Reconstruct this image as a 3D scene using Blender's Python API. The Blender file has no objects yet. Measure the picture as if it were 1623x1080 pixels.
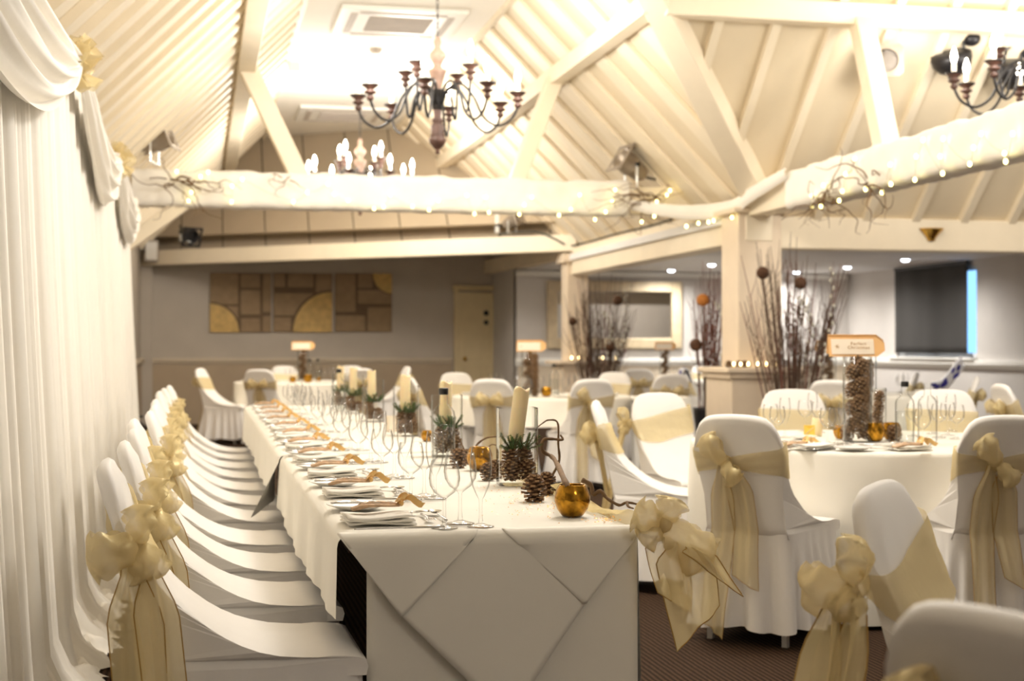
import bpy, math, random
from math import sin, cos, pi, radians, sqrt, atan2, tan
from mathutils import Vector, Matrix, noise

scene = bpy.context.scene
col = scene.collection
# ------------------------------------------------------------------ camera
F = 2254.0                      # focal length in pixels of the 1623 wide frame
YAW = radians(12.34)
HOR, CX, EYE = 549.0, 811.5, 1.2
cd = bpy.data.cameras.new('camera')
cam = bpy.data.objects.new('camera', cd)
col.objects.link(cam)
cam.location = (0, 0, EYE)
cam.rotation_euler = (pi / 2, 0, -YAW)
cd.sensor_width = 36.0
cd.lens = 36.0 * F / 1623.0
cd.shift_y = (HOR - 540.0) / 1623.0
cd.clip_start = 0.05
cd.dof.use_dof = True
cd.dof.focus_distance = 3.85
cd.dof.aperture_fstop = 3.8
scene.camera = cam
# ------------------------------------------------------------------ world, light, exposure
wd = bpy.data.worlds.new('daylight')
scene.world = wd
wd.use_nodes = True
wb = wd.node_tree.nodes['Background']
wb.inputs[0].default_value = (0.25, 0.55, 1.0, 1)
wb.inputs[1].default_value = 3.0
scene.view_settings.view_transform = 'Standard'
scene.view_settings.look = 'None'
scene.view_settings.gamma = 1.0
scene.view_settings.exposure = 0.13
cy = scene.cycles
cy.use_denoising = True
cy.max_bounces = 10
cy.diffuse_bounces = 4
cy.glossy_bounces = 4
cy.transmission_bounces = 6
cy.transparent_max_bounces = 24
cy.sample_clamp_indirect = 4.0
cy.caustics_reflective = False
cy.caustics_refractive = False

WARM = (1.0, 0.945, 0.865)


def lamp(name, kind, loc, power, color=WARM, size=0.25, rot=None, **kw):
    ld = bpy.data.lights.new(name, kind)
    ld.energy = power
    ld.color = color
    if kind in ('POINT', 'SPOT'):
        ld.shadow_soft_size = size
    if kind == 'AREA':
        ld.size = size
    for k, v in kw.items():
        setattr(ld, k, v)
    o = bpy.data.objects.new(name, ld)
    o.location = loc
    if rot:
        o.rotation_euler = rot
    col.objects.link(o)
    return o


CHAND = [(1.81, 11.0, 3.12), (1.86, 17.0, 3.18), (6.08, 9.45, 3.18)]   # in view
POWER = 250
for (cx_, cy_, cz_), k_ in zip(CHAND, (.66, 1.1, .46)):
    for q_ in range(4):
        lamp('chandelier_and_fill_glow', 'POINT', (cx_ + 0.86 * cos(q_ * pi / 2 + .8), cy_ + 0.86 * sin(q_ * pi / 2 + .8), cz_ + .26), POWER * k_ / 4, size=.16)
lamp('chandelier_and_fill_glow', 'POINT', (1.9, 5.7, 3.5), POWER * .85, size=.35)      # unseen lamp added over the near table, at the row's spacing
lamp('chandelier_and_fill_glow', 'POINT', (6.2, 6.6, 3.7), POWER * .6, size=.35)        # unseen fill lamp added in the wing to brighten the lower room

lamp('chandelier_and_fill_glow', 'POINT', (1.9, -.9, 3.5), 50, size=.35)                 # unseen fill lamp added behind the camera for surfaces facing it

# ------------------------------------------------------------------ pixel helpers (photograph pixels to metres)
cS, cC = sin(YAW), cos(YAW)


def at(px, D):
    r = (px - CX) / F * D
    return Vector((r * cC + D * cS, -r * cS + D * cC, 0))


def zz(py, D):
    return EYE + (HOR - py) / F * D


def on(px, py, z):
    D = (EYE - z) * F / (py - HOR)
    v = at(px, D)
    v.z = z
    return v


def onY(px, py, Y):
    t = (px - CX) / F
    D = Y / (cC - t * cS)
    return Vector((D * (cS + t * cC), Y, zz(py, D)))


def onX(px, py, X):
    t = (px - CX) / F
    D = X / (cS + t * cC)
    return Vector((X, D * (cC - t * cS), zz(py, D)))


# ------------------------------------------------------------------ materials
def lin(c):
    return tuple(((x / 255.0) / 12.92 if x / 255.0 <= .04045 else ((x / 255.0 + .055) / 1.055) ** 2.4) for x in c) + (1.0,)


def mat(name, rgb, rough=.6, metal=0.0, bump=0.0, bscale=40.0, var=0.0, vscale=6.0, emit=None, estr=0.0, sheen=0.0, spec=None, stretch=None):
    m = bpy.data.materials.new(name)
    m.use_nodes = True
    nt = m.node_tree
    b = nt.nodes['Principled BSDF']
    c = lin(rgb)
    b.inputs['Base Color'].default_value = c
    b.inputs['Roughness'].default_value = rough
    b.inputs['Metallic'].default_value = metal
    if spec is not None:
        b.inputs['Specular IOR Level'].default_value = spec
    if sheen:
        b.inputs['Sheen Weight'].default_value = sheen
    if emit:
        b.inputs['Emission Color'].default_value = lin(emit)
        b.inputs['Emission Strength'].default_value = estr
    co = None
    if bump or var:
        tc = nt.nodes.new('ShaderNodeTexCoord')
        co = tc.outputs['Object']
        if stretch:
            mp = nt.nodes.new('ShaderNodeMapping')
            mp.inputs['Scale'].default_value = stretch
            nt.links.new(co, mp.inputs['Vector'])
            co = mp.outputs['Vector']
    if var:
        n = nt.nodes.new('ShaderNodeTexNoise')
        n.inputs['Scale'].default_value = vscale
        n.inputs['Detail'].default_value = 4
        nt.links.new(co, n.inputs['Vector'])
        r = nt.nodes.new('ShaderNodeValToRGB')
        r.color_ramp.elements[0].position = .3
        r.color_ramp.elements[1].position = .7
        r.color_ramp.elements[0].color = tuple(x * (1 - var) for x in c[:3]) + (1,)
        r.color_ramp.elements[1].color = tuple(min(1, x * (1 + var * .5)) for x in c[:3]) + (1,)
        nt.links.new(n.outputs['Fac'], r.inputs['Fac'])
        nt.links.new(r.outputs['Color'], b.inputs['Base Color'])
    if bump:
        n2 = nt.nodes.new('ShaderNodeTexNoise')
        n2.inputs['Scale'].default_value = bscale
        n2.inputs['Detail'].default_value = 3
        nt.links.new(co, n2.inputs['Vector'])
        bp = nt.nodes.new('ShaderNodeBump')
        bp.inputs['Strength'].default_value = bump
        bp.inputs['Distance'].default_value = .01
        nt.links.new(n2.outputs['Fac'], bp.inputs['Height'])
        nt.links.new(bp.outputs['Normal'], b.inputs['Normal'])
    return m


def sheer(name, rgb, opaque=.75, rough=.35, bump=.3, transl=.35):
    """woven see-through fabric: part diffuse and translucent thread, part open weave"""
    m = bpy.data.materials.new(name)
    m.use_nodes = True
    nt = m.node_tree
    nt.nodes.remove(nt.nodes['Principled BSDF'])
    out = nt.nodes['Material Output']
    d = nt.nodes.new('ShaderNodeBsdfDiffuse')
    t = nt.nodes.new('ShaderNodeBsdfTranslucent')
    g = nt.nodes.new('ShaderNodeBsdfGlossy')
    g.inputs['Roughness'].default_value = rough
    for n in (d, t):
        n.inputs['Color'].default_value = lin(rgb)
    g.inputs['Color'].default_value = lin(tuple(min(255, x + 25) for x in rgb))
    a = nt.nodes.new('ShaderNodeMixShader')
    a.inputs[0].default_value = transl
    nt.links.new(d.outputs[0], a.inputs[1])
    nt.links.new(t.outputs[0], a.inputs[2])
    b = nt.nodes.new('ShaderNodeMixShader')
    b.inputs[0].default_value = .10
    nt.links.new(a.outputs[0], b.inputs[1])
    nt.links.new(g.outputs[0], b.inputs[2])
    tr = nt.nodes.new('ShaderNodeBsdfTransparent')
    mx = nt.nodes.new('ShaderNodeMixShader')
    lw = nt.nodes.new('ShaderNodeLayerWeight')
    lw.inputs['Blend'].default_value = .35
    mr = nt.nodes.new('ShaderNodeMapRange')
    mr.inputs['To Min'].default_value = opaque
    mr.inputs['To Max'].default_value = min(1.0, opaque + .3)
    nt.links.new(lw.outputs['Facing'], mr.inputs['Value'])
    nt.links.new(mr.outputs[0], mx.inputs[0])
    nt.links.new(tr.outputs[0], mx.inputs[1])
    nt.links.new(b.outputs[0], mx.inputs[2])
    nt.links.new(mx.outputs[0], out.inputs['Surface'])
    if bump:
        tc = nt.nodes.new('ShaderNodeTexCoord')
        n2 = nt.nodes.new('ShaderNodeTexNoise')
        n2.inputs['Scale'].default_value = 30
        nt.links.new(tc.outputs['Object'], n2.inputs['Vector'])
        bp = nt.nodes.new('ShaderNodeBump')
        bp.inputs['Strength'].default_value = bump
        bp.inputs['Distance'].default_value = .01
        nt.links.new(n2.outputs['Fac'], bp.inputs['Height'])
        for n in (d, t, g):
            nt.links.new(bp.outputs['Normal'], n.inputs['Normal'])
    return m


def thin_glass(name, tint=(1, 1, 1), refl=1.0, edge=(.2, .2, .19), base=.03):
    """thin clear glass: lets light straight through, mirrors more at grazing angles, a little darker at its edges"""
    m = bpy.data.materials.new(name)
    m.use_nodes = True
    nt = m.node_tree
    nt.nodes.remove(nt.nodes['Principled BSDF'])
    out = nt.nodes['Material Output']
    tr = nt.nodes.new('ShaderNodeBsdfTransparent')
    g = nt.nodes.new('ShaderNodeBsdfGlossy')
    g.inputs['Roughness'].default_value = .03
    g.inputs['Color'].default_value = (1, 1, 1, 1)
    lw = nt.nodes.new('ShaderNodeLayerWeight')
    lw.inputs['Blend'].default_value = .5
    rp = nt.nodes.new('ShaderNodeValToRGB')
    rp.color_ramp.elements[0].color = tuple(tint) + (1,)
    rp.color_ramp.elements[0].position = .36
    rp.color_ramp.elements[1].color = tuple(edge) + (1,)
    nt.links.new(lw.outputs['Facing'], rp.inputs['Fac'])
    nt.links.new(rp.outputs['Color'], tr.inputs['Color'])
    l2 = nt.nodes.new('ShaderNodeLayerWeight')
    l2.inputs['Blend'].default_value = .5
    pw_ = nt.nodes.new('ShaderNodeMath')
    pw_.operation = 'POWER'
    pw_.inputs[1].default_value = 4.0
    nt.links.new(l2.outputs['Facing'], pw_.inputs[0])
    mu = nt.nodes.new('ShaderNodeMath')
    mu.operation = 'MULTIPLY_ADD'
    mu.inputs[1].default_value = refl
    mu.inputs[2].default_value = base
    mu.use_clamp = True
    nt.links.new(pw_.outputs[0], mu.inputs[0])
    mx = nt.nodes.new('ShaderNodeMixShader')
    nt.links.new(mu.outputs[0], mx.inputs[0])
    nt.links.new(tr.outputs[0], mx.inputs[1])
    nt.links.new(g.outputs[0], mx.inputs[2])
    nt.links.new(mx.outputs[0], out.inputs['Surface'])
    return m


M = {}
M['beam'] = mat('cream_painted_timber', (243, 230, 206), .55, bump=.15, bscale=12, var=.05, vscale=3, stretch=(1, 1, 1))
M['slope'] = mat('cream_roof_lining', (233, 218, 190), .7, var=.05, vscale=2)
M['ceiling'] = mat('white_ceiling_paint', (245, 240, 230), .8, var=.03, vscale=2)
M['aisle_ceiling'] = mat('aisle_ceiling_paint', (232, 230, 228), .8, var=.03, vscale=2)
M['wall'] = mat('taupe_wall_paint', (192, 183, 171), .85, bump=.1, bscale=60, var=.05, vscale=3)
M['dado'] = mat('taupe_panel_paint', (182, 164, 140), .7, var=.05, vscale=3)
M['rail'] = mat('dado_rail_paint', (206, 192, 170), .55, var=.03)
M['gable'] = mat('taupe_board_paint', (192, 176, 152), .8, var=.06, vscale=2)
M['seam'] = mat('dark_board_seam', (96, 82, 66), .9, var=.05)
M['paleWall'] = mat('pale_grey_wall_paint', (206, 201, 196), .85, bump=.1, bscale=60, var=.04, vscale=3)
M['post'] = mat('cream_post_paint', (232, 215, 192), .6, bump=.1, bscale=25, var=.04)
M['white'] = mat('white_gloss_paint', (242, 240, 234), .4, var=.02)
M['stretch'] = mat('white_stretch_fabric', (246, 243, 240), .6, bump=.12, bscale=9, sheen=.25, var=.02, vscale=9)
M['skirtcloth'] = mat('white_gathered_fabric', (243, 240, 238), .7, bump=.1, bscale=30, sheen=.2, var=.02, vscale=9)
M['linen'] = mat('white_table_linen', (244, 240, 230), .75, bump=.12, bscale=7, sheen=.15, var=.03, vscale=4)
M['organza'] = sheer('gold_organza', (234, 216, 168), .58, .3, .35)
M['organza_edge'] = mat('gold_organza_hem', (172, 134, 62), .6, var=.1)
M['voile'] = sheer('white_voile', (248, 243, 234), .86, .5, .15, .3)
M['voile2'] = mat('white_draped_voile', (248, 243, 234), .75, bump=.15, bscale=14, var=.02)
M['glass'] = thin_glass('clear_glass')
M['bottle'] = thin_glass('bottle_glass', (.98, .985, .98), .8, (.25, .26, .25), .015)
M['steel'] = mat('polished_steel', (205, 203, 200), .18, 1.0, var=.05)
M['alu'] = mat('brushed_aluminium', (206, 203, 198), .35, .55, bump=.05, var=.1, vscale=15)
M['lampmetal'] = mat('dull_lamp_metal', (168, 156, 142), .35, .6, bump=.05, var=.15, vscale=15)
M['china'] = mat('white_china', (243, 241, 237), .2, var=.02)
M['napkin'] = mat('white_napkin_linen', (246, 242, 233), .8, bump=.15, bscale=40, var=.02)
M['cookie'] = mat('brown_sugar_bark', (214, 178, 142), .6, bump=.4, bscale=60, var=.35, vscale=40)
M['ribbon'] = mat('gold_satin_ribbon', (238, 196, 124), .4, var=.15, vscale=30, sheen=.2)
M['kraft'] = mat('kraft_card', (232, 184, 126), .8, var=.05, vscale=20)
M['card'] = mat('cream_card', (246, 232, 212), .8, var=.02)
M['ink'] = mat('gold_print', (190, 150, 96), .6, var=.05)
M['cone'] = mat('pine_cone_scale', (120, 88, 60), .75, bump=.4, bscale=70, var=.35, vscale=35)
M['conetip'] = mat('pine_cone_tip', (150, 118, 84), .8, var=.25, vscale=50)
M['fir'] = mat('fir_needles', (78, 112, 54), .6, var=.3, vscale=40)
M['candle'] = mat('ivory_candle_wax', (246, 226, 184), .45, var=.04, vscale=8, spec=.4)
M['candle'].node_tree.nodes['Principled BSDF'].inputs['Subsurface Weight'].default_value = .6
M['candle'].node_tree.nodes['Principled BSDF'].inputs['Subsurface Radius'].default_value = (.06, .04, .02)
M['wick'] = mat('black_wick', (30, 26, 22), .9, var=.1)
M['twig'] = mat('contorted_hazel_bark', (124, 96, 66), .8, bump=.3, bscale=60, var=.3, vscale=25)
M['branch'] = mat('dark_willow_branch', (98, 76, 62), .8, bump=.3, bscale=40, var=.25, vscale=12)
M['redbranch'] = mat('red_dogwood_branch', (116, 66, 54), .7, bump=.2, bscale=40, var=.25, vscale=12)
M['catkin'] = mat('silver_catkin', (190, 186, 172), .9, bump=.3, var=.1)
M['seedhead'] = mat('brown_seed_head', (84, 56, 36), .9, bump=.8, bscale=60, var=.4, vscale=40)
M['amberhead'] = mat('amber_seed_head', (176, 112, 50), .9, bump=.8, bscale=60, var=.3, vscale=40)
M['goldglass'] = mat('mottled_gold_mercury_glass', (182, 132, 40), .16, .9, bump=.1, bscale=60, var=.55, vscale=55)
M['black'] = mat('black_plastic', (22, 21, 22), .35, var=.1)
M['blackmetal'] = mat('black_enamelled_metal', (40, 38, 40), .4, .3, var=.15)
M['iron'] = mat('dark_wrought_iron', (52, 50, 50), .45, .6, var=.2, vscale=20)
M['wood'] = mat('distressed_turned_wood', (88, 60, 49), .5, bump=.1, bscale=30, var=.35, vscale=14)
M['palewood'] = mat('limewashed_turned_wood', (176, 146, 130), .6, bump=.1, bscale=30, var=.25, vscale=14)
M['bulb'] = mat('lit_candle_bulb', (255, 250, 240), .3, emit=(255, 244, 226), estr=14)
M['sleeve'] = mat('ivory_candle_sleeve', (250, 240, 222), .5, emit=(255, 236, 204), estr=.25)
M['fairy'] = mat('lit_fairy_bulb', (255, 240, 170), .3, emit=(255, 238, 150), estr=9)
M['flame'] = mat('tea_light_flame', (255, 240, 190), .3, emit=(255, 222, 160), estr=14)
M['down'] = mat('lit_downlight', (255, 255, 255), .3, emit=(240, 246, 255), estr=12)
M['wire'] = mat('pale_wire', (214, 206, 180), .6, var=.05)
M['cable'] = mat('dark_cable', (58, 58, 50), .6, var=.1)
M['redcable'] = mat('red_cable', (186, 70, 50), .5, var=.1)
M['grille'] = mat('grey_vent_grille', (190, 180, 170), .7, var=.1)
M['blind'] = mat('charcoal_fabric_blind', (62, 60, 58), .85, bump=.35, bscale=70, var=.12, vscale=30, stretch=(1, 1, 4))
M['gilt'] = mat('pale_gilt_frame', (206, 188, 156), .5, bump=.2, bscale=40, var=.12, vscale=10)
M['mirror'] = mat('mirror_glass', (236, 236, 236), .02, 1.0)
M['door'] = mat('stone_door_paint', (218, 200, 160), .6, var=.04)
M['brass'] = mat('brass', (214, 172, 84), .25, 1.0, var=.1)
M['plankwood'] = mat('brown_print_planks', (156, 132, 102), .8, bump=.2, bscale=25, var=.15, vscale=9)
M['plankgap'] = mat('dark_print_gap', (114, 94, 72), .85, var=.1)
M['goldlog'] = mat('golden_log_end', (208, 174, 106), .6, bump=.2, bscale=25, var=.25, vscale=12)
M['sash'] = mat('frosted_white_upvc', (236, 240, 244), .4, var=.02)
M['pane'] = thin_glass('window_glass')
M['water'] = thin_glass('clear_water', (.93, .94, .93), .3, (.7, .7, .7))
M['blueprint'] = mat('white_cloth_ground', (240, 242, 250), .8, var=.03)
M['blueflower'] = mat('cobalt_flower_print', (70, 66, 176), .8, var=.15)
M['yellow'] = mat('yellow_paper', (250, 214, 92), .7, var=.04)
M['red'] = mat('red_enamel', (196, 34, 40), .4, var=.1)
M['gold_leaf'] = mat('gold_confetti', (214, 158, 70), .35, .5, var=.3, vscale=60)
M['darkcloth'] = mat('dark_under_cloth', (46, 52, 46), .85, var=.1)

# ribbed carpet: brown with a darker weave
mc = bpy.data.materials.new('brown_ribbed_carpet')
mc.use_nodes = True
nt = mc.node_tree
bs = nt.nodes['Principled BSDF']
bs.inputs['Roughness'].default_value = .95
bs.inputs['Specular IOR Level'].default_value = .1
tc = nt.nodes.new('ShaderNodeTexCoord')
w1 = nt.nodes.new('ShaderNodeTexWave')
w1.inputs['Scale'].default_value = 14
w1.inputs['Distortion'].default_value = 1.2
w1.inputs['Detail'].default_value = 1
nt.links.new(tc.outputs['Object'], w1.inputs['Vector'])
n1 = nt.nodes.new('ShaderNodeTexNoise')
n1.inputs['Scale'].default_value = 160
nt.links.new(tc.outputs['Object'], n1.inputs['Vector'])
mxx = nt.nodes.new('ShaderNodeMath')
mxx.operation = 'MULTIPLY'
nt.links.new(w1.outputs['Fac'], mxx.inputs[0])
nt.links.new(n1.outputs['Fac'], mxx.inputs[1])
rp = nt.nodes.new('ShaderNodeValToRGB')
rp.color_ramp.elements[0].color = lin((34, 25, 18))
rp.color_ramp.elements[1].color = lin((88, 66, 50))
rp.color_ramp.elements[1].position = .7
nt.links.new(mxx.outputs[0], rp.inputs['Fac'])
nt.links.new(rp.outputs['Color'], bs.inputs['Base Color'])
M['carpet'] = mc

# ------------------------------------------------------------------ mesh helpers
R = random.Random(7)


class MB:
    def __init__(s):
        s.v, s.f, s.m, s.sm = [], [], [], []

    def add(s, vs, fs, mi=0, smooth=False):
        b = len(s.v)
        s.v += [tuple(x) for x in vs]
        for f in fs:
            s.f.append(tuple(b + i for i in f))
            s.m.append(mi)
            s.sm.append(smooth)
        return s

    def box(s, c, d, rz=0, mi=0, T=None):
        x, y, z = d[0] / 2, d[1] / 2, d[2] / 2
        vs = [Vector((a * x, b * y, e * z)) for a in (-1, 1) for b in (-1, 1) for e in (-1, 1)]
        if rz:
            m = Matrix.Rotation(rz, 3, 'Z')
            vs = [m @ v for v in vs]
        vs = [v + Vector(c) for v in vs]
        if T:
            vs = [T @ v for v in vs]
        return s.add(vs, [(0, 1, 3, 2), (4, 6, 7, 5), (0, 4, 5, 1), (2, 3, 7, 6), (0, 2, 6, 4), (1, 5, 7, 3)], mi)

    def beam(s, p0, p1, w, h, up=(0, 0, 1), mi=0):
        p0, p1 = Vector(p0), Vector(p1)
        d = (p1 - p0).normalized()
        sd = d.cross(Vector(up)).normalized()
        u = sd.cross(d).normalized()
        vs = []
        for p in (p0, p1):
            for a, b in ((-1, -1), (1, -1), (1, 1), (-1, 1)):
                vs.append(p + sd * a * w / 2 + u * b * h / 2)
        return s.add(vs, [(0, 3, 2, 1), (4, 5, 6, 7), (0, 1, 5, 4), (1, 2, 6, 5), (2, 3, 7, 6), (3, 0, 4, 7)], mi)

    def poly(s, pts, mi=0):
        return s.add(pts, [tuple(range(len(pts)))], mi)

    def prism(s, pts, off, mi=0):
        n = len(pts)
        off = Vector(off)
        vs = [Vector(p) for p in pts] + [Vector(p) + off for p in pts]
        fs = [tuple(range(n))[::-1], tuple(range(n, 2 * n))]
        for i in range(n):
            j = (i + 1) % n
            fs.append((i, j, n + j, n + i))
        return s.add(vs, fs, mi)

    def grid(s, fn, nu, nv, cu=False, cv=False, mi=0, smooth=True):
        vs = []
        for i in range(nu):
            for j in range(nv):
                vs.append(fn(i / (nu if cu else nu - 1), j / (nv if cv else nv - 1)))
        fs = []
        for i in range(nu if cu else nu - 1):
            for j in range(nv if cv else nv - 1):
                a, b = i, (i + 1) % nu
                c, d = j, (j + 1) % nv
                fs.append((a * nv + c, b * nv + c, b * nv + d, a * nv + d))
        return s.add(vs, fs, mi, smooth)

    def tube(s, pts, r, n=6, mi=0, caps=True, smooth=True, flat=1.0):
        pts = [Vector(p) for p in pts]
        k = len(pts)
        rs = r if isinstance(r, (list, tuple)) else [r] * k
        vs, fs = [], []
        prev = None
        for i, p in enumerate(pts):
            d = (pts[min(i + 1, k - 1)] - pts[max(i - 1, 0)])
            if d.length < 1e-9:
                d = Vector((0, 0, 1))
            d.normalize()
            if prev is None:
                a = Vector((0, 0, 1)) if abs(d.z) < .9 else Vector((1, 0, 0))
                n1 = d.cross(a).normalized()
            else:
                n1 = prev - d * prev.dot(d)
                n1 = n1.normalized() if n1.length > 1e-6 else d.orthogonal().normalized()
            prev = n1
            n2 = d.cross(n1)
            for q in range(n):
                t = 2 * pi * q / n
                vs.append(p + (n1 * cos(t) + n2 * sin(t) * flat) * rs[i])
        for i in range(k - 1):
            for q in range(n):
                a, b = i * n + q, i * n + (q + 1) % n
                fs.append((a, b, b + n, a + n))
        if caps:
            fs.append(tuple(range(n))[::-1])
            fs.append(tuple(range((k - 1) * n, k * n)))
        return s.add(vs, fs, mi, smooth)

    def lathe(s, prof, n=20, c=(0, 0, 0), mi=0, smooth=True, sq=None):
        vs, fs = [], []
        for r, z in prof:
            for q in range(n):
                t = 2 * pi * q / n
                x, y = cos(t), sin(t)
                if sq:
                    e = (abs(x) ** sq + abs(y) ** sq) ** (-1 / sq)
                    x, y = x * e, y * e
                vs.append((c[0] + r * x, c[1] + r * y, c[2] + z))
        for i in range(len(prof) - 1):
            for q in range(n):
                a, b = i * n + q, i * n + (q + 1) % n
                fs.append((a, b, b + n, a + n))
        return s.add(vs, fs, mi, smooth)

    def ball(s, c, r, n=10, k=6, mi=0, sc=(1, 1, 1)):
        c = Vector(c)
        vs, fs = [], []
        for i in range(k + 1):
            a = pi * i / k
            for q in range(n):
                t = 2 * pi * q / n
                vs.append(c + Vector((r * sin(a) * cos(t) * sc[0], r * sin(a) * sin(t) * sc[1], r * cos(a) * sc[2])))
        for i in range(k):
            for q in range(n):
                a, b = i * n + q, i * n + (q + 1) % n
                fs.append((a, a + n, b + n, b))
        return s.add(vs, fs, mi, True)

    def xf(s, T):
        s.v = [tuple(T @ Vector(p)) for p in s.v]
        return s

    def build(s, name, mats, parent=None, bevel=0, solid=0):
        me = bpy.data.meshes.new(name)
        me.from_pydata(s.v, [], s.f)
        if not isinstance(mats, (list, tuple)):
            mats = [mats]
        for m in mats:
            me.materials.append(m)
        me.polygons.foreach_set('material_index', s.m)
        me.polygons.foreach_set('use_smooth', s.sm)
        me.update()
        o = bpy.data.objects.new(name, me)
        col.objects.link(o)
        if parent:
            o.parent = parent
        if solid:
            md = o.modifiers.new('thickness', 'SOLIDIFY')
            md.thickness = solid
            md.offset = 0
        if bevel:
            md = o.modifiers.new('edge', 'BEVEL')
            md.width = bevel
            md.segments = 2
            md.limit_method = 'ANGLE'
        return o


def tag(o, label, cat, group=None):
    o['label'] = label
    o['category'] = cat
    if group:
        o['group'] = group
    return o


def struct(o):
    o['kind'] = 'structure'
    return o


def thing(name, label, cat, loc=(0, 0, 0), rz=0, group=None):
    o = bpy.data.objects.new(name, None)
    o.empty_display_size = .1
    col.objects.link(o)
    o.location = loc
    o.rotation_euler = (0, 0, rz)
    return tag(o, label, cat, group)


def kids(o):
    return [c for c in bpy.data.objects if c.parent == o]


KC = {}


def tree(o):
    """children of a finished thing, remembered (thing > part > sub-part)"""
    if o.name not in KC:
        KC[o.name] = [(c, [(g, None) for g in kids(c)]) for c in kids(o)]
    return KC[o.name]


def dup(o, loc, rz, label, group=None, cat=None, scale=None):
    r = o.copy()
    col.objects.link(r)
    r.location = loc
    r.rotation_euler = (o.rotation_euler[0], o.rotation_euler[1], rz)
    r['label'] = label
    if group:
        r['group'] = group
    if scale:
        r.scale = (scale, scale, scale) if not isinstance(scale, (tuple, list)) else scale
    for c, gs in tree(o):
        d = c.copy()
        col.objects.link(d)
        d.parent = r
        for g, _ in gs:
            e = g.copy()
            col.objects.link(e)
            e.parent = d
    return r


ORD = ['nearest', 'second', 'third', 'fourth', 'fifth', 'sixth', 'seventh', 'eighth', 'ninth', 'tenth', 'farthest']


def spl(pts, n):
    """smooth curve through points"""
    pts = [Vector(p) for p in pts]
    out = []
    k = len(pts) - 1
    for i in range(n):
        t = i / (n - 1) * k
        j = min(int(t), k - 1)
        u = t - j
        p0, p1, p2, p3 = pts[max(j - 1, 0)], pts[j], pts[j + 1], pts[min(j + 2, k)]
        out.append(.5 * ((2 * p1) + (p2 - p0) * u + (2 * p0 - 5 * p1 + 4 * p2 - p3) * u * u + (3 * p1 - p0 - 3 * p2 + p3) * u ** 3))
    return out
# ================================================================== THE SETTING
XL, XA, XR = -.9, 4.9, 9.9          # nave wall, arcade line, aisle wall
YB, YN = 22.4, -2.6                 # back wall, wall behind the camera
Y2 = 20.6                           # back wall of the aisle
CE = 4.5                            # flat ceiling
ZA = 2.33                           # aisle ceiling


def gableY(x, z):
    return 22.4 - .719 * (x + .9) + .8895 * (z - 2.6)


b = MB()
b.box((4.5, 10, -.05), (11.2, 25.6, .1))
struct(b.build('floor', M['carpet']))
# left wall with dado
b = MB()
b.box((XL - .1, 10, 1.35), (.2, 25.4, 2.7))
struct(b.build('wall_left', M['wall']))
b = MB(); b.box((XL + .012, 16, .475), (.024, 12.8, .95)); struct(b.build('wall_left_panelling', M['dado']))
b = MB(); b.box((XL + .035, 16, .985), (.07, 12.8, .06)); b.box((XL + .02, 16, .94), (.04, 12.8, .04)); struct(b.build('trim_1', M['rail'], bevel=.01))
# nave back wall
dxa = onY(716, 500, YB).x
b = MB()
b.box(((XL + 5.2) / 2, YB + .1, 1.42), (5.2 - XL, .2, 2.84))
struct(b.build('wall_back', M['wall']))
b = MB(); b.box(((XL + dxa) / 2, YB - .012, .475), (dxa - XL, .024, .95)); struct(b.build('wall_back_panelling', M['dado']))
b = MB(); b.box(((XL + dxa) / 2, YB - .035, .985), (dxa - XL, .07, .06)); b.box(((XL + dxa) / 2, YB - .02, .94), (dxa - XL, .04, .04)); struct(b.build('trim_2', M['rail'], bevel=.01))
# corner post of the back wall
b = MB(); b.box((XL + .09, YB - .09, 1.3), (.18, .18, 2.6)); struct(b.build('corner_pillar', M['wall'], bevel=.01))
# soffit behind the hip
b = MB(); b.poly([(XL, YB + .3, 2.84), (4.9, YB + .3, 2.84), (4.9, 17.9, 2.84), (XL, YB - .3, 2.84)]); struct(b.build('ceiling_soffit', M['gable']))
# gable boards
b = MB()
x0 = XL
edges = [XL + .62 * i for i in range(10)]


def zlim(x):
    return min(CE, 3.57 + x, 7.4 - x)


xs = [XL]
while xs[-1] < 4.85:
    xs.append(min(4.85, xs[-1] + .61))
for i in range(len(xs) - 1):
    a, c = xs[i] + .008, xs[i + 1] - .008
    brk = sorted([a, c] + [k for k in (.93, 2.9) if a < k < c])
    pts = [(a, gableY(a, 2.5), 2.5), (c, gableY(c, 2.5), 2.5)]
    for x in reversed(brk):
        z = max(2.55, zlim(x))
        pts.append((x, gableY(x, z), z))
    b.poly(pts)
struct(b.build('wall_gable', M['gable']))
b = MB()
pts = [(x, gableY(x, z) + .02, z) for x, z in ((XL, 2.45), (4.85, 2.45), (4.85, 2.6), (2.9, CE), (.93, CE), (XL, 2.67))]
b.poly(pts)
struct(b.build('wall_gable_backing', M['seam']))
# roof slopes and flat ceilings
b = MB()
b.prism([(XL - .2, YN, 3.37 + XL), (XL - .2, 23.4, 3.37 + XL), (.93, 23.4, CE), (.93, YN, CE)], (-.05, 0, .05))
struct(b.build('roof_slope_left', M['slope']))
b = MB()
b.prism([(4.9, 11.96, 2.5), (2.9, 9.96, CE), (2.9, 22.6, CE), (4.9, 20.0, 2.5)], (.05, 0, .05))
struct(b.build('roof_slope_right', M['slope']))
b = MB()
b.prism([(4.9, 11.96, 2.5), (2.9, 9.96, CE), (10.0, 9.96, CE), (10.0, 12.1, 2.36), (5.04, 12.1, 2.36)], (0, .05, .05))
struct(b.build('roof_slope_wing', M['slope']))
b = MB()
b.box((1.92, 10.3, CE + .04), (2.04, 26, .08))
b.box((6.45, 3.65, CE + .041), (7.1, 12.7, .08))
struct(b.build('ceiling', M['ceiling']))
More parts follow.
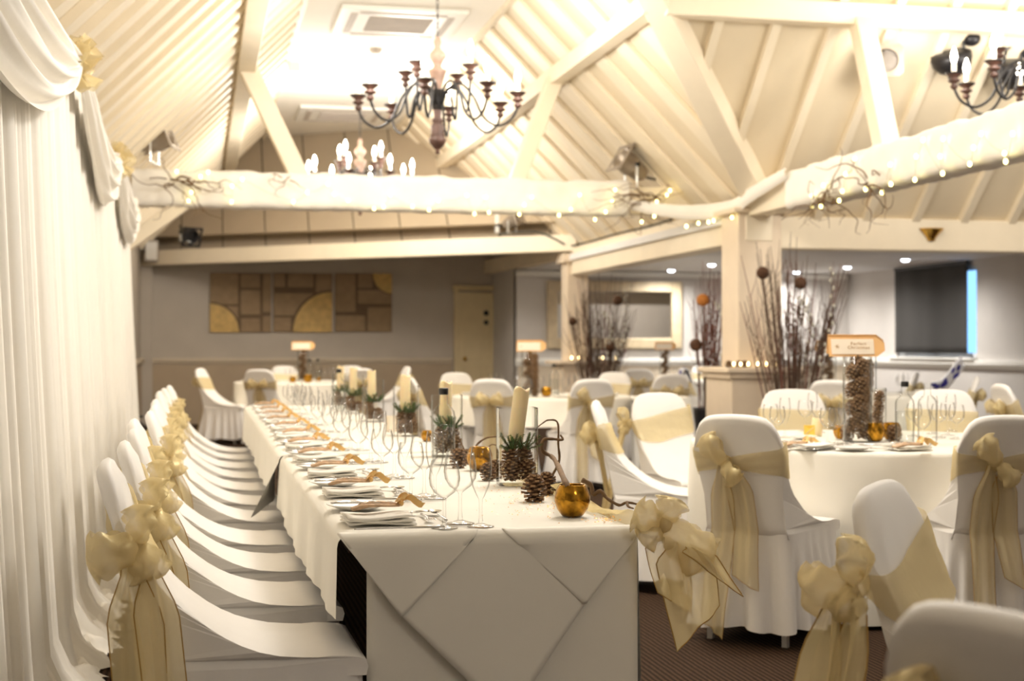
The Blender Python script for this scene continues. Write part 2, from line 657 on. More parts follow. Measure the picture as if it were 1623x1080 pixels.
b = MB(); b.box((.96, 16.5, CE - .03), (.05, 12.5, .05)); struct(b.build('trim_3', M['beam']))
b = MB(); b.box((2.87, 15.9, CE - .03), (.05, 11.8, .05)); struct(b.build('trim_4', M['beam']))
# rafters of the three slopes
n = 0
y = 4.0
while y < 22.4:
    b = MB()
    p0, p1 = Vector((XL, y, 3.57 + XL)), Vector((.93, y, CE))
    nrm = Vector((1, 0, -1)).normalized()
    b.beam(p0 + nrm * .025, p1 + nrm * .025, .19, .055, up=nrm)
    struct(b.build('roof_beam', M['beam']))
    y += .46
y = 10.5
while y < 21.4:
    x0 = max(2.9, 0)
    lo = 4.9
    if y < 11.96:
        lo = 2.9 + (y - 9.96)
    hi = 2.9
    p0, p1 = Vector((lo, y, 7.4 - lo)), Vector((hi, y, 7.4 - hi))
    nrm = Vector((-1, 0, -1)).normalized()
    b = MB(); b.beam(p0 + nrm * .02, p1 + nrm * .02, .28, .035, up=nrm)
    struct(b.build('roof_beam', M['beam']))
    y += .66
x = 4.0
while x < 9.9:
    yl = 12.1
    if x < 4.9:
        yl = x + 7.06
    p0, p1 = Vector((x, yl, 14.46 - yl)), Vector((x, 9.96, CE))
    nrm = Vector((0, -1, -1)).normalized()
    b = MB(); b.beam(p0 + nrm * .03, p1 + nrm * .03, .075, .06, up=nrm)
    struct(b.build('roof_beam', M['beam']))
    x += .49
# purlins, valley, struts


def sbeam(p0, p1, w, h, up=(0, 0, 1), m='beam', name='roof_beam', bev=.008):
    q = MB(); q.beam(p0, p1, w, h, up)
    return struct(q.build(name, M[m], bevel=bev))


sbeam((.42, YN, 3.87), (.42, 22.5, 3.87), .17, .19)
sbeam((3.42, 10.55, 3.86), (3.42, 20.9, 3.86), .14, .16)
sbeam((3.5, 10.5, 3.84), (9.9, 10.5, 3.84), .16, .17)
sbeam((4.93, 11.99, 2.45), (2.9, 9.96, 4.42), .22, .18)
sbeam((.42, 13.65, 3.85), (.92, 13.65, 2.8), .17, .15, up=(0, 1, 0))
sbeam((3.42, 13.65, 3.85), (3.02, 13.65, 2.8), .15, .17, up=(0, 1, 0))
sbeam((5.15, 10.5, 3.8), (4.9, 9.55, 2.6), .15, .15, up=(1, 0, 0))
sbeam((-.86, 13.65, 2.0), (-.12, 13.65, 2.56), .13, .15, up=(0, 1, 0))
# tie beams and arcade beams
sbeam((XL, 13.65, 2.655), (5.0, 13.65, 2.655), .2, .27, name='tie_beam')
sbeam((4.9, 12.0, 2.32), (4.9, 18.45, 2.32), .26, .35, name='arcade_beam')
sbeam((4.9, 3.0, 2.49), (4.9, 12.0, 2.49), .22, .24, name='arcade_beam')
sbeam((5.0, 12.15, 2.23), (9.9, 12.15, 2.23), .24, .29, name='arcade_beam')
sbeam((4.86, 18.1, 2.56), (-.9, 22.3, 2.53), .2, .22, name='tie_beam')
sbeam((4.85, 18.3, 2.47), (4.54, 22.4, 2.47), .2, .22, name='arcade_beam')
# posts with pedestals
b = MB(); b.box((4.91, 12.22, 1.2), (.42, .42, 2.4)); b.box((4.91, 12.22, 2.42), (.54, .54, .05)); struct(b.build('pillar', M['post'], bevel=.012))
b = MB(); b.box((4.92, 12.22, .48), (.66, .66, .96)); b.box((4.92, 12.22, .985), (.78, .78, .05)); b.box((4.92, 12.22, .935), (.72, .72, .05)); struct(b.build('pillar_pedestal', M['post'], bevel=.012))
b = MB(); b.box((4.86, 18.3, 1.2), (.3, .3, 2.4)); b.box((4.86, 18.3, 2.36), (.42, .42, .12)); struct(b.build('pillar', M['post'], bevel=.012))
b = MB(); b.box((4.95, 18.25, .48), (.7, .6, .96)); b.box((4.95, 18.25, .985), (.84, .74, .05)); struct(b.build('pillar_pedestal', M['post'], bevel=.012))
# aisle
b = MB(); b.box((7.31, Y2 + .1, 1.25), (5.46, .2, 2.5)); b.box((4.66, 21.6, 1.42), (.16, 1.8, 2.84)); struct(b.build('wall_back_aisle', M['paleWall']))
b = MB(); b.box((7.25, Y2 - .012, .475), (5.3, .024, .95)); struct(b.build('wall_back_aisle_panelling', M['rail']))
b = MB(); b.box((7.2, Y2 - .035, .985), (5.3, .07, .07)); b.box((7.2, Y2 - .02, .93), (5.3, .04, .05)); struct(b.build('trim_5', M['white'], bevel=.01))
b = MB(); b.box((7.2, Y2 - .04, ZA - .05), (5.3, .08, .08)); struct(b.build('trim_6', M['white'], bevel=.015))
b = MB(); b.box((7.38, 16.4, ZA + .04), (5.3, 8.5, .08)); struct(b.build('ceiling_aisle', M['aisle_ceiling']))
# right wall with the window opening
wy0, wy1, wz0, wz1 = 16.85, 19.05, 1.05, 2.26
b = MB()
b.box((XR + .1, (wy1 + 22.6) / 2, 1.25), (.2, 22.6 - wy1, 2.5))
b.box((XR + .1, (YN + wy0) / 2, 1.25), (.2, wy0 - YN, 2.5))
b.box((XR + .1, (wy0 + wy1) / 2, wz0 / 2), (.2, wy1 - wy0, wz0))
b.box((XR + .1, (wy0 + wy1) / 2, (wz1 + 2.5) / 2), (.2, wy1 - wy0, 2.5 - wz1))
b.box((XR + .1, 3.8, 3.6), (.2, 12.9, 2.2))
b.poly([(XR, 10.2, 4.7), (XR, 12.4, 2.3), (XR, 10.2, 2.3)])
struct(b.build('wall_right', M['paleWall']))
b = MB(); b.box((XR - .035, 13, .985), (.07, 15.0, .07)); b.box((XR - .02, 13, .93), (.04, 15.0, .05)); struct(b.build('trim_7', M['white'], bevel=.01))
wn = MB()
for yy in (wy0 + .03, (wy0 + wy1) / 2, wy1 - .03):
    wn.box((XR + .06, yy, (wz0 + wz1) / 2), (.06, .06, wz1 - wz0))
for z in (wz0 + .03, wz1 - .03):
    wn.box((XR + .06, (wy0 + wy1) / 2, z), (.06, wy1 - wy0, .06))
win = struct(wn.build('window_1', M['sash'], bevel=.005))
b = MB(); b.box((XR + .06, (wy0 + wy1) / 2, (wz0 + wz1) / 2), (.008, wy1 - wy0 - .08, wz1 - wz0 - .08)); g_ = b.build('pane', M['pane'], win)
b = MB(); b.box((XR - .03, (wy0 + wy1) / 2, wz0 - .015), (.14, wy1 - wy0 + .1, .03)); b.build('window_sill', M['white'], win, bevel=.005)
# end walls that close the room behind the photographer
b = MB(); b.box((4.5, YN - .1, 2.25), (11.2, .2, 4.5)); struct(b.build('wall_front', M['paleWall']))
# door in the nave back wall
dx0, dx1 = onY(719, 500, 22.4).x, onY(815, 500, 22.4).x
dr = MB()
dr.box(((dx0 + dx1) / 2, YB - .03, 1.03), (dx1 - dx0 - .14, .05, 2.06))
door = struct(dr.build('door_1', M['door'], bevel=.005))
b = MB()
for x in (dx0 + .035, dx1 - .035):
    b.box((x, YB - .04, 1.06), (.07, .08, 2.12))
b.box(((dx0 + dx1) / 2, YB - .04, 2.13), (dx1 - dx0 + .04, .09, .08))
b.build('door_frame', M['door'], door, bevel=.008)
for cx in (-.19, .19):
    for z0, z1 in ((1.78, 1.96), (1.0, 1.66), (.2, .88)):
        b = MB()
        xc = (dx0 + dx1) / 2 + cx
        for q in ((-.14, 0), (.14, 0)):
            b.box((xc + q[0], YB - .06, (z0 + z1) / 2), (.02, .016, z1 - z0))
        for z in (z0, z1):
            b.box((xc, YB - .06, z), (.3, .016, .02))
        b.build('door_panel', M['door'], door, bevel=.003)
b = MB()
for z, r in ((1.73, .045), (1.58, .04)):
    vs = [((dx0 + dx1) / 2 + .02 + r * cos(t * pi / 8), YB - .062, z + r * sin(t * pi / 8)) for t in range(16)]
    b.prism(vs, (0, -.008, 0))
b.build('door_sign', M['black'], door)
b = MB(); b.ball((dx0 + .16, YB - .1, 1.0), .035); b.tube([(dx0 + .16, YB - .06, 1.0), (dx0 + .16, YB - .1, 1.0)], .012); b.build('door_knob', M['brass'], door)

# ------------------------------------------------------------------ fixtures on walls and ceilings
# roller blind
t = thing('window_blind', 'charcoal fabric blind drawn down over the window at right', 'blind', (XR - .06, 17.97, 1.10))
b = MB()
b.grid(lambda u, v: (.012 * sin(u * 9) * sin(v * 3 + 1) + .008 * sin(u * 23), -.99 + 1.98 * u, -.0 + 1.22 * v), 24, 12)
b.build('blind_fabric', M['blind'], t, solid=.006)
b = MB(); b.box((0, 0, 1.21), (.05, 2.0, .04)); b.build('head_rail', M['black'], t, bevel=.005)
b = MB(); b.box((0, 0, .012), (.02, 1.98, .02)); b.build('bottom_bar', M['black'], t)

# downlights
dl = [(1295, 390, 'beside the dark branches of the front pillar'), (1128, 419, 'left of the front pillar'), (1343, 423, 'above the card sign of the round table'),
      (1435, 411, 'above the charcoal blind'), (1262, 431, 'behind the dark branches, farthest along the aisle'), (1064, 428, 'above the big mirror')]
for i, (px, py, w) in enumerate(dl):
    p = on(px, py, ZA) if False else None
    D = (ZA - EYE) * F / (HOR - py)
    p = at(px, D)
    d = thing('downlight', 'small round white downlight in the aisle ceiling ' + w, 'ceiling light', (p.x, p.y, ZA), 0, 'aisle downlights')
    b = MB(); b.lathe([(.045, -.004), (.062, -.008), (.066, 0)], 16); b.build('rim', M['steel'], d)
    b = MB(); b.lathe([(0, -.034), (.03, -.03), (.048, -.018), (.054, -.003)], 18); b.build('lamp', M['down'], d)
    lamp('downlight_beam', 'SPOT', (p.x, p.y, ZA - .05), 150, (1, .96, .9), .06, (0, 0, 0), spot_size=2.95, spot_blend=1.0)

# three print panels
pw, ph = .97, .93
cxs = [(333, 430), (433.5, 526.5), (531, 621)]
lab = ['square wooden log print with golden log end at bottom left, left of the row',
       'square wooden log print with golden log end at bottom right, middle of the row',
       'square wooden log print with golden log end at top right, nearest the door']
lay = [[(0, .47, .46, 1), (.5, .75, .82, 1), (.5, .3, .82, .72), (.5, 0, .82, .24), (.86, .34, 1, 1), (.86, 0, 1, .28), (.16, 0, .46, .44)],
       [(0, .76, .2, 1), (.24, .76, .68, 1), (.72, .5, 1, 1), (0, .28, .68, .66), (0, 0, .3, .25)],
       [(0, .34, .36, 1), (.4, .75, .66, 1), (.4, .48, 1, .72), (0, 0, .53, .28), (.57, 0, 1, .42)]]
arc = [((0, 0), .48, 0), ((1, 0), .68, 90), ((1, 1), .34, 180)]
for i in range(3):
    px = (cxs[i][0] + cxs[i][1]) / 2
    c = onY(px, 480, YB - .02)
    wdt = onY(cxs[i][1], 480, YB).x - onY(cxs[i][0], 480, YB).x
    t = thing('wall_print', lab[i], 'picture', (c.x, YB - .0, c.z - .46), 0, 'log prints on the back wall')
    b = MB(); b.box((0, -.02, .46), (wdt, .035, .92)); b.build('canvas', M['plankgap'], t, bevel=.004)
    b = MB()
    for (a0, b0, a1, b1) in lay[i]:
        b.box((-wdt / 2 + (a0 + a1) / 2 * wdt, -.041, (b0 + b1) / 2 * .92), ((a1 - a0) * wdt - .012, .006, (b1 - b0) * .92 - .012))
    b.build('plank_pattern', M['plankwood'], t)
    b = MB()
    (ax, az), rad, a0 = arc[i]
    for rr, mi, dy in ((rad * 1.07, 1, -.0455), (rad, 0, -.048)):
        pts = [(-wdt / 2 + ax * wdt, dy, az * .92)] + [(-wdt / 2 + ax * wdt + cos(radians(a0 + q * 6)) * rr * wdt * .98, dy, az * .92 + sin(radians(a0 + q * 6)) * rr * .92) for q in range(16)]
        b.poly(pts, mi)
    b.build('log_end', [M['goldlog'], M['plankgap']], t)

# wall mirror of the aisle
p0, p1 = onY(866, 445, Y2), onY(1079, 553, Y2)
mw, mh = p1.x - p0.x, p0.z - p1.z
t = thing('wall_mirror', 'large mirror in a pale gilt frame behind the far pillar', 'mirror', ((p0.x + p1.x) / 2, Y2, p1.z))
fw = .16
b = MB()
b.box((-mw / 2 + fw / 2, -.04, mh / 2), (fw, .07, mh)); b.box((mw / 2 - fw / 2, -.04, mh / 2), (fw, .07, mh))
b.box((0, -.04, fw / 2), (mw - 2 * fw, .07, fw)); b.box((0, -.04, mh - fw / 2), (mw - 2 * fw, .07, fw))
b.build('frame', M['gilt'], t, bevel=.015)
b = MB(); b.box((0, -.015, mh / 2), (mw - 2 * fw, .02, mh - 2 * fw)); b.build('mirror_glass', M['mirror'], t)

# air conditioning cassettes
for px, py, lb in ((622, 33, 'square white ceiling cassette with grey grille above the near chandelier'), (548, 180, 'square white ceiling cassette above the far chandelier')):
    D = (CE - EYE) * F / (HOR - py)
    p = at(px, D)
    t = thing('air_conditioner', lb, 'air conditioner', (1.95, p.y, CE - .001))
    b = MB(); b.box((0, 0, -.02), (1.25, 1.25, .04)); b.build('cover', M['white'], t, bevel=.012)
    b = MB()
    for k in range(14):
        b.box((0, -.3 + k * .046, -.046), (.62, .018, .012))
    b.box((0, 0, -.041), (.64, .64, .004)); b.build('grille', M['grille'], t)
    for a in range(4):
        b = MB(); b.box((0, .48, -.043), (.86, .07, .008)); b.xf(Matrix.Rotation(a * pi / 2, 4, 'Z')); b.build('vane', M['grille'], t)
for px, py, lb in ((595, 77, 'round smoke detector on the ceiling above the chandeliers'),):
    D = (CE - EYE) * F / (HOR - py)
    p = at(px, D)
    t = thing('smoke_detector', lb, 'smoke detector', (p.x, p.y, CE))
    b = MB(); b.lathe([(0, -.06), (.05, -.058), (.07, -.03), (.075, 0)], 18); b.build('case', M['grille'], t)
    b = MB(); b.lathe([(0, -.07), (.025, -.065), (.03, -.055)], 12); b.build('sensor', M['white'], t)
p = onX(458, 113, .98)
t = thing('sensor_box', 'small white sensor on the left edge of the flat ceiling', 'sensor', (p.x, p.y, CE - .02))
b = MB(); b.box((.06, 0, -.1), (.14, .1, .13)); b.box((0, 0, -.05), (.06, .06, .06)); b.build('case', M['white'], t, bevel=.015)
# ================================================================== CHAIRS
def yr(z):                       # rear face of the back
    return -.205 - .125 * max(0, (z - .42) / .51) ** 1.15


def fil(q):
    return .31 * (1 - sqrt(max(0, 1 - q ** 3)))


def yf(z):                       # front face: stretched from the top of the back down to the seat
    q = min(1, max(0, (.93 - z) / .455))
    return yr(z) + .048 + fil(q)


def wid(y, z, front):
    q = min(1, max(0, (z - .5) / .3))
    w = .163 + .03 * q * q * (3 - 2 * q)
    if front:
        p = min(1, max(0, (y + .2) / .25))
        w = w + (.21 - w) * p
    elif z < .5:
        w = .163 + .03 * min(1, (.5 - z) / .1)
    return w


def chair_cover():
    b = MB()
    NU = 17
    loops = []
    for i in range(NU):
        u = -1 + 2 * i / (NU - 1)
        u = u * (1.25 - .25 * abs(u)) if abs(u) < 1 else u
        u = max(-1, min(1, u))
        a = abs(u)
        zt = .93 - .018 * a * a - .11 * a ** 7
        th = .55 + .45 * sqrt(max(0, 1 - a ** 5))
        pts = []
        for k in range(9):
            z = .43 + (zt - .045 - .43) * k / 8
            m = (yr(z) + (yr(z) + .048)) / 2
            pts.append((m + (yr(z) - m) * th, z, False))
        ym = yr(zt) + .024
        for k in range(1, 6):
            t = pi - pi * k / 6
            pts.append((ym + .024 * th * cos(t), zt - .045 + .045 * sin(t), False))
        for k in range(13):
            q = k / 12
            z = zt - .045 - (zt - .045 - .474) * (1 - (1 - q) ** 1.6)
            zz_ = z
            y = yf(zz_)
            m = yr(z) + .024
            if k < 6:
                y = m + (y - m) * (th + (1 - th) * k / 6)
            pts.append((y, z, True))
        for k in range(1, 5):
            q = k / 4
            pts.append((yf(.475) + (.275 - yf(.475)) * q, .474 + .006 * sin(q * pi) - .006 * a ** 4, True))
        for y, z in ((.292, .462), (.297, .445), (.292, .425)):
            pts.append((y, z, True))
        loops.append([Vector((u * wid(y, z, f), y, z)) for y, z, f in pts])
    n = len(loops[0])
    vs = [p for l in loops for p in l]
    fs = []
    for i in range(NU - 1):
        for k in range(n):
            a_, b_ = i * n + k, i * n + (k + 1) % n
            fs.append((a_, a_ + n, b_ + n, b_))
    b.add(vs, fs, 0, True)
    b.add(loops[0], [tuple(range(n))], 0, False)
    b.add(loops[-1], [tuple(range(n))[::-1]], 0, False)
    return b


def skirt_ring():
    """outline of the seat from above, rounded"""
    c = []
    cor = [(.205, .245), (-.205, .245), (-.19, -.205), (.19, -.205)]
    r = .04
    cent = [(.205 - r, .285 - r, 0), (-.205 + r, .285 - r, 90), (-.19 + r, -.205 + r, 180), (.19 - r, -.205 + r, 270)]
    for x, y, a0 in cent:
        for k in range(5):
            a = radians(a0 + k * 22.5)
            c.append((x + r * cos(a), y + r * sin(a)))
    return c


def chair_skirt(seed):
    rr = random.Random(seed)
    c = skirt_ring()
    L = [0]
    for i in range(len(c)):
        p, q = c[i], c[(i + 1) % len(c)]
        L.append(L[-1] + sqrt((p[0] - q[0]) ** 2 + (p[1] - q[1]) ** 2))
    tot = L[-1]
    ph = [rr.uniform(0, 6.28) for _ in range(4)]

    def P(u):
        s = (u % 1) * tot
        i = 0
        while i < len(c) - 1 and L[i + 1] < s:
            i += 1
        p, q = c[i], c[(i + 1) % len(c)]
        f = (s - L[i]) / (L[i + 1] - L[i])
        x, y = p[0] + (q[0] - p[0]) * f, p[1] + (q[1] - p[1]) * f
        ln = sqrt(x * x + y * y)
        return x, y, x / ln, y / ln

    def fn(u, v):
        x, y, nx, ny = P(u)
        e = max(0, (v - .12) / .88)
        fold = sin(u * 6.2832 * 19 + ph[0] + 1.5 * sin(u * 6.2832 * 3 + ph[1])) * .024 + sin(u * 6.2832 * 31 + ph[2]) * .006
        out = .004 + .05 * e + fold * e ** .8 * 1.2
        z = .452 - .385 * v + .008 * sin(u * 6.2832 * 7 + ph[3]) * e
        return (x + nx * out, y + ny * out, z)
    b = MB()
    b.grid(fn, 132, 9, cu=True)
    return b


def band_point(a, z, g, v, off=0):
    rear, fr = yr(z) - .006, yr(z) + .048 + fil(min(1, max(0, (.93 - z) / .455))) + .005
    w = wid(0, z, False) + .006 + off
    c, s_ = cos(a), sin(a)
    e = (abs(c) ** 5 + abs(s_) ** 5) ** (-.2)
    k = c * e
    wr = .004 * sin(v * 15 + 3 * s_) * (1 if g > .1 else .3)
    py = (rear + fr) / 2 - ((fr - rear) / 2 + off) * k
    py += -(abs(wr) + .004) if k > 0 else (abs(wr) * .7 + .003)
    return Vector((w * s_ * e, py, z))


def band(zlo, zhi, kz, ak, tilt):
    """sash wrapped round the back: full away from the knot, gathered to it at angle ak (0 = middle of the rear)"""
    def fn(u, v):
        a = ak + 2 * pi * u
        g = min(1, abs(((u + .5) % 1) - .5) / .30) ** .8
        zc = kz + ((zlo + zhi) / 2 - kz) * g - tilt * sin(a) * g
        hh = .018 + ((zhi - zlo) / 2 - .018) * g
        return band_point(a, zc + hh * (v * 2 - 1), g, v)
    b = MB()
    b.grid(fn, 48, 8, cu=True)
    return b


def loop_mesh(ang, L, W, depth, seed, base):
    """one puffy loop of a bow, root at base, reaching out in the plane of the chair back"""
    rr = random.Random(seed)
    p1, p2 = rr.uniform(0, 6), rr.uniform(0, 6)
    ca, sa = cos(ang), sin(ang)

    def fn(u, v):
        t = u * 2 * pi                     # once round the loop
        q = sin(t / 2) if 0 < t < 2 * pi else 0
        d = L * (1 - cos(t)) / 2           # outwards
        h = depth * sin(t) * q ** .5
        e = v * 2 - 1
        ww = W * (.2 + .8 * q ** .8)
        s = e * ww / 2 + .008 * sin(5 * t + p1 + 4 * v) * q
        close = 1 - .75 * abs(e) ** 2.2     # the edges of the loop draw together, the middle stays open
        rip = .007 * sin(11 * v + 3 * t + p2) * q
        d2 = d * (1 - .13 * e * e)
        x = d2 * ca - s * sa
        z = d2 * sa + s * ca
        return (base[0] + x, base[1] - .014 - h * close - depth * .55 * q - rip, base[2] + z)
    b = MB()
    b.grid(fn, 29, 11)
    return b


def tail_mesh(x0, z0, z1, W, sway, seed, yfun, hem=.03):
    rr = random.Random(seed)
    p1, p2 = rr.uniform(0, 6), rr.uniform(0, 6)

    def fn(u, v):
        e = min(1, u / .22)
        w = W * (.28 + .72 * e * e * (3 - 2 * e)) * (1 - .12 * u)
        s = v - .5
        x = x0 + sway * u ** .8 + s * w
        z = z0 + (z1 - z0) * u - hem * s * 2 * u
        fold = .012 * sin(s * 9 + p1 + 2 * u) * (1 - .5 * e) + .014 * sin(5 * u + p2 + 3 * s) * u + .008 * sin(14 * s + p2) * (1 - .4 * u)
        return (x, yfun(z) - .022 - .02 * u + fold, z)
    b = MB()
    b.grid(fn, 20, 11)
    return b, [fn(i / 19, 0) for i in range(20)] + [fn(1, j / 10) for j in range(1, 11)] + [fn(i / 19, 1) for i in range(18, 0, -1)]


def rear_hang(z):
    return yr(z) if z > .45 else -.205 - .055 * min(1, (.45 - z) / .3) - .012


def make_chair(style, label, group, with_edge=True):
    t = thing('banquet_chair', label, 'chair', (0, 0, 0), 0, group)
    chair_cover().build('stretch_cover', M['stretch'], t)
    chair_skirt(3 + len(style)).build('skirt', M['skirtcloth'], t)
    for x, y in ((-.175, -.185), (.175, -.185), (-.175, .2), (.175, .2)):
        b = MB(); b.box((x * .93, y, .215), (.026, .026, .43)); b.build('leg', M['alu'], t, bevel=.004)
    kz = {'single': .735, 'puffy': .755, 'pair': .74, 'row': .75}[style]
    ak = {'single': -.2, 'puffy': .95, 'pair': 0, 'row': 1.9}[style]
    band(.665, .815, kz, ak, .045 if style in ('puffy', 'row') else -.01).build('sash', M['organza'], t)
    kp = band_point(ak, kz, 0, .5, .012)
    b = MB(); b.ball(kp, .026, 12, 8, sc=(1, .9, 1.15)); b.build('sash_knot', M['organza'], t)
    kx, yk = 0, 0
    T = Matrix.Translation(Vector((kp.x, kp.y, 0))) @ Matrix.Rotation(ak if style in ('puffy', 'row') else 0, 4, 'Z')
    if style == 'single':
        lps = [(radians(128), .135, .10, .045, 1), (radians(-50), .10, .085, .035, 2)]
        tl = [(kx - .02, kz - .005, .06, .105, -.035, 3), (kx + .03, kz - .01, .26, .115, .05, 4)]
    elif style == 'puffy':
        lps = [(radians(195), .11, .10, .045, 5), (radians(62), .10, .08, .04, 6), (radians(-80), .07, .08, .035, 7)]
        tl = [(kx - .03, kz - .02, .10, .11, -.03, 8), (kx + .03, kz - .02, .20, .10, .02, 9)]
    elif style == 'row':
        lps = [(radians(190), .125, .11, .05, 15), (radians(92), .095, .075, .04, 16), (radians(-70), .085, .10, .035, 17)]
        tl = [(kx - .02, kz - .03, .06, .13, .0, 18), (kx + .02, kz - .03, .12, .11, .03, 19)]
    else:
        lps = [(radians(165), .125, .11, .05, 10), (radians(15), .12, .11, .05, 11)]
        tl = [(kx - .015, kz - .01, .22, .10, -.03, 12), (kx + .02, kz - .01, .14, .10, .03, 13)]
    for a, L, W, d, sd in lps:
        loop_mesh(a, L, W, d, sd, (kx, yk, kz)).xf(T).build('bow_loop', M['organza'], t)
    for x, z0, z1, W, sw, sd in tl:
        hang = (lambda z: -.10 * min(1, max(0, (.74 - z) / .5))) if style in ('puffy', 'row') else (lambda z: rear_hang(z) - kp.y)
        b, rim = tail_mesh(x, z0, z1, W, sw, sd, hang)
        o = b.xf(T).build('sash_tail', M['organza'], t)
        e = MB(); e.tube([T @ Vector(q) for q in rim], .0015, 4, caps=False); e.build('hem', M['organza_edge'], o)
    return t


G_TOP, G_R = 'chairs along the top table', 'chairs around the round tables'
used = {}


def chair(style, x, y, rz, label, group, scale=1.0):
    if style not in used:
        t = make_chair(style, label, group)
        used[style] = t
        t.location = (x, y, 0)
        t.rotation_euler = (0, 0, rz)
        t.scale = (scale,) * 3
        return t
    t = dup(used[style], (x, y, 0), rz, label, group, scale=scale)
    return t


def face(p, q):
    """turn of a chair at p that faces q"""
    return atan2(q[1] - p[1], q[0] - p[0]) - pi / 2


# along the top table, eleven of them, facing +x
TY0, TY1, TX0, TX1, TZ = 3.36, 10.72, .32, 1.06, .75
SET = [3.70 + .655 * i for i in range(11)]
chy = [3.55, 4.22, 4.84, 5.48, 6.16, 6.82, 7.5, 8.16, 8.84, 9.5, 10.15]
rw = random.Random(5)
for i in range(11):
    w = (ORD[i] + ' from the near end') if i < 10 else 'at the far end'
    chair('row', .08 + rw.uniform(-.02, .02), chy[i], -pi / 2 + rw.uniform(-.04, .04), 'white chair with puffy gold bow, ' + w + ' along the curtain side', G_TOP)

# round tables: centres from the photograph
T4 = at(1380, 6.88)
T2 = at(858, 13.1)
T1 = at(482, 18.2)
T3 = at(1085, 18.6)
T5 = at(1368, 13.7)


def cpos(px, D):
    v = at(px, D)
    return (v.x, v.y)


def rchair(style, px, D, target, label, twist=0, scale=1.0):
    p = cpos(px, D)
    rz = face(p, target) + twist
    # px, D give the top of the back: move to the seat centre
    x = p[0] - sin(rz) * .30 * scale
    y = p[1] + cos(rz) * .30 * scale
    chair(style, x, y, rz, label, G_R, scale)


def cdir(px, D, dx, dy):
    """target point seen in camera directions (right, away)"""
    p = at(px, D)
    return (p.x + dx * cC + dy * cS, p.y - dx * cS + dy * cC)


rchair('single', 1166, 5.65, T4, 'white covered chair with gold sash seen from behind, in front of the yellow paper', .02)
rchair('single', 1596, 5.6, T4, 'white covered chair seen from behind, cut by the right edge of the photo', -.05)
rchair('pair', 946, 7.15, cdir(946, 7.15, 1, -.12), 'white covered chair seen from its side behind the corner of the top table')
rchair('puffy', 1043, 8.3, cdir(1043, 8.3, .42, -.9), 'white covered chair facing forward with slanting gold sash, left of the round table')
rchair('pair', 1255, 8.35, cdir(1255, 8.35, .05, -1), 'white covered chair facing forward behind the yellow paper on the round table', scale=1.02)
rchair('pair', 1492, 8.3, cdir(1492, 8.3, -.25, -1), 'white covered chair facing forward behind the two bottles of the round table', scale=1.02)
rchair('puffy', 1398, 2.85, cdir(1398, 2.85, .87, -.5), 'blurred white covered chair turned to the right, front right of the photo', scale=1.0)
rchair('single', 1604, 1.46, cdir(1604, 1.46, .86, .5), 'blurred back of a white covered chair in the bottom right corner')
# second round table, in the middle
rchair('pair', 778, 11.75, T2, 'white covered chair seen from behind, left in front of the middle round table')
rchair('single', 940, 11.75, T2, 'white covered chair seen from behind, right in front of the middle round table')
rchair('pair', 648, 12.6, T2, 'white covered chair turned away behind the row of candle vases')
rchair('pair', 722, 14.6, T2, 'white covered chair facing forward below the cream door')
rchair('pair', 974, 14.8, T2, 'white covered chair facing forward below the branches of the far pillar')
# far left table
rchair('pair', 318, 17.6, cdir(318, 17.6, 1, -.15), 'white covered chair seen from its side, alone near the left wall')
rchair('pair', 410, 16.6, T1, 'white covered chair seen from behind at the far end of the top table')
rchair('pair', 450, 19.8, T1, 'white covered chair facing forward below the middle log print')
rchair('pair', 556, 19.9, T1, 'white covered chair facing forward below the right hand log print')
rchair('pair', 572, 17.3, cdir(572, 17.3, -.5, .86), 'grey shaded back of a white covered chair behind the far bottle')
rchair('pair', 645, 19.2, cdir(645, 19.2, -.9, -.3), 'white covered chair turned sideways between the log prints and the door')
# table behind, middle right
rchair('pair', 1012, 17.2, cdir(1012, 17.2, .3, .9), 'white covered chair seen from behind, right of the far branches')
rchair('pair', 1064, 13.9, cdir(1064, 13.9, -.25, .95), 'grey shaded back of a white covered chair left of the pillar')
rchair('pair', 1086, 15.2, cdir(1086, 15.2, 1, -.1), 'white covered chair in profile with a blue printed cloth over its back')
rchair('pair', 1116, 20.4, cdir(1116, 20.4, -.3, -.9), 'white covered chair facing forward half behind the left branches of the pillar')
# aisle table
rchair('pair', 1318, 11.4, cdir(1308, 12.7, .6, .8), 'white covered chair seen from behind, right of the pillar branches')
rchair('pair', 1452, 15.1, cdir(1452, 15.1, -.9, .35), 'white covered chair below the charcoal blind, turned from the view')
rchair('pair', 1586, 10.2, cdir(1586, 10.2, 1, .05), 'white covered chair in profile against the right wall')
# ================================================================== THE TOP TABLE
t = thing('top_table', 'long top table under white linen with the place settings along it', 'table', ((TX0 + TX1) / 2, (TY0 + TY1) / 2, 0))
b = MB(); b.box((0, 0, .72), (TX1 - TX0 - .05, TY1 - TY0 - .1, .03)); b.build('tabletop', M['wood'], t)
for x in (-.24, .24):
    for y in (-3.5, -1.2, 1.2, 3.5):
        b = MB(); b.box((x, y, .355), (.04, .04, .71)); b.build('leg', M['blackmetal'], t)


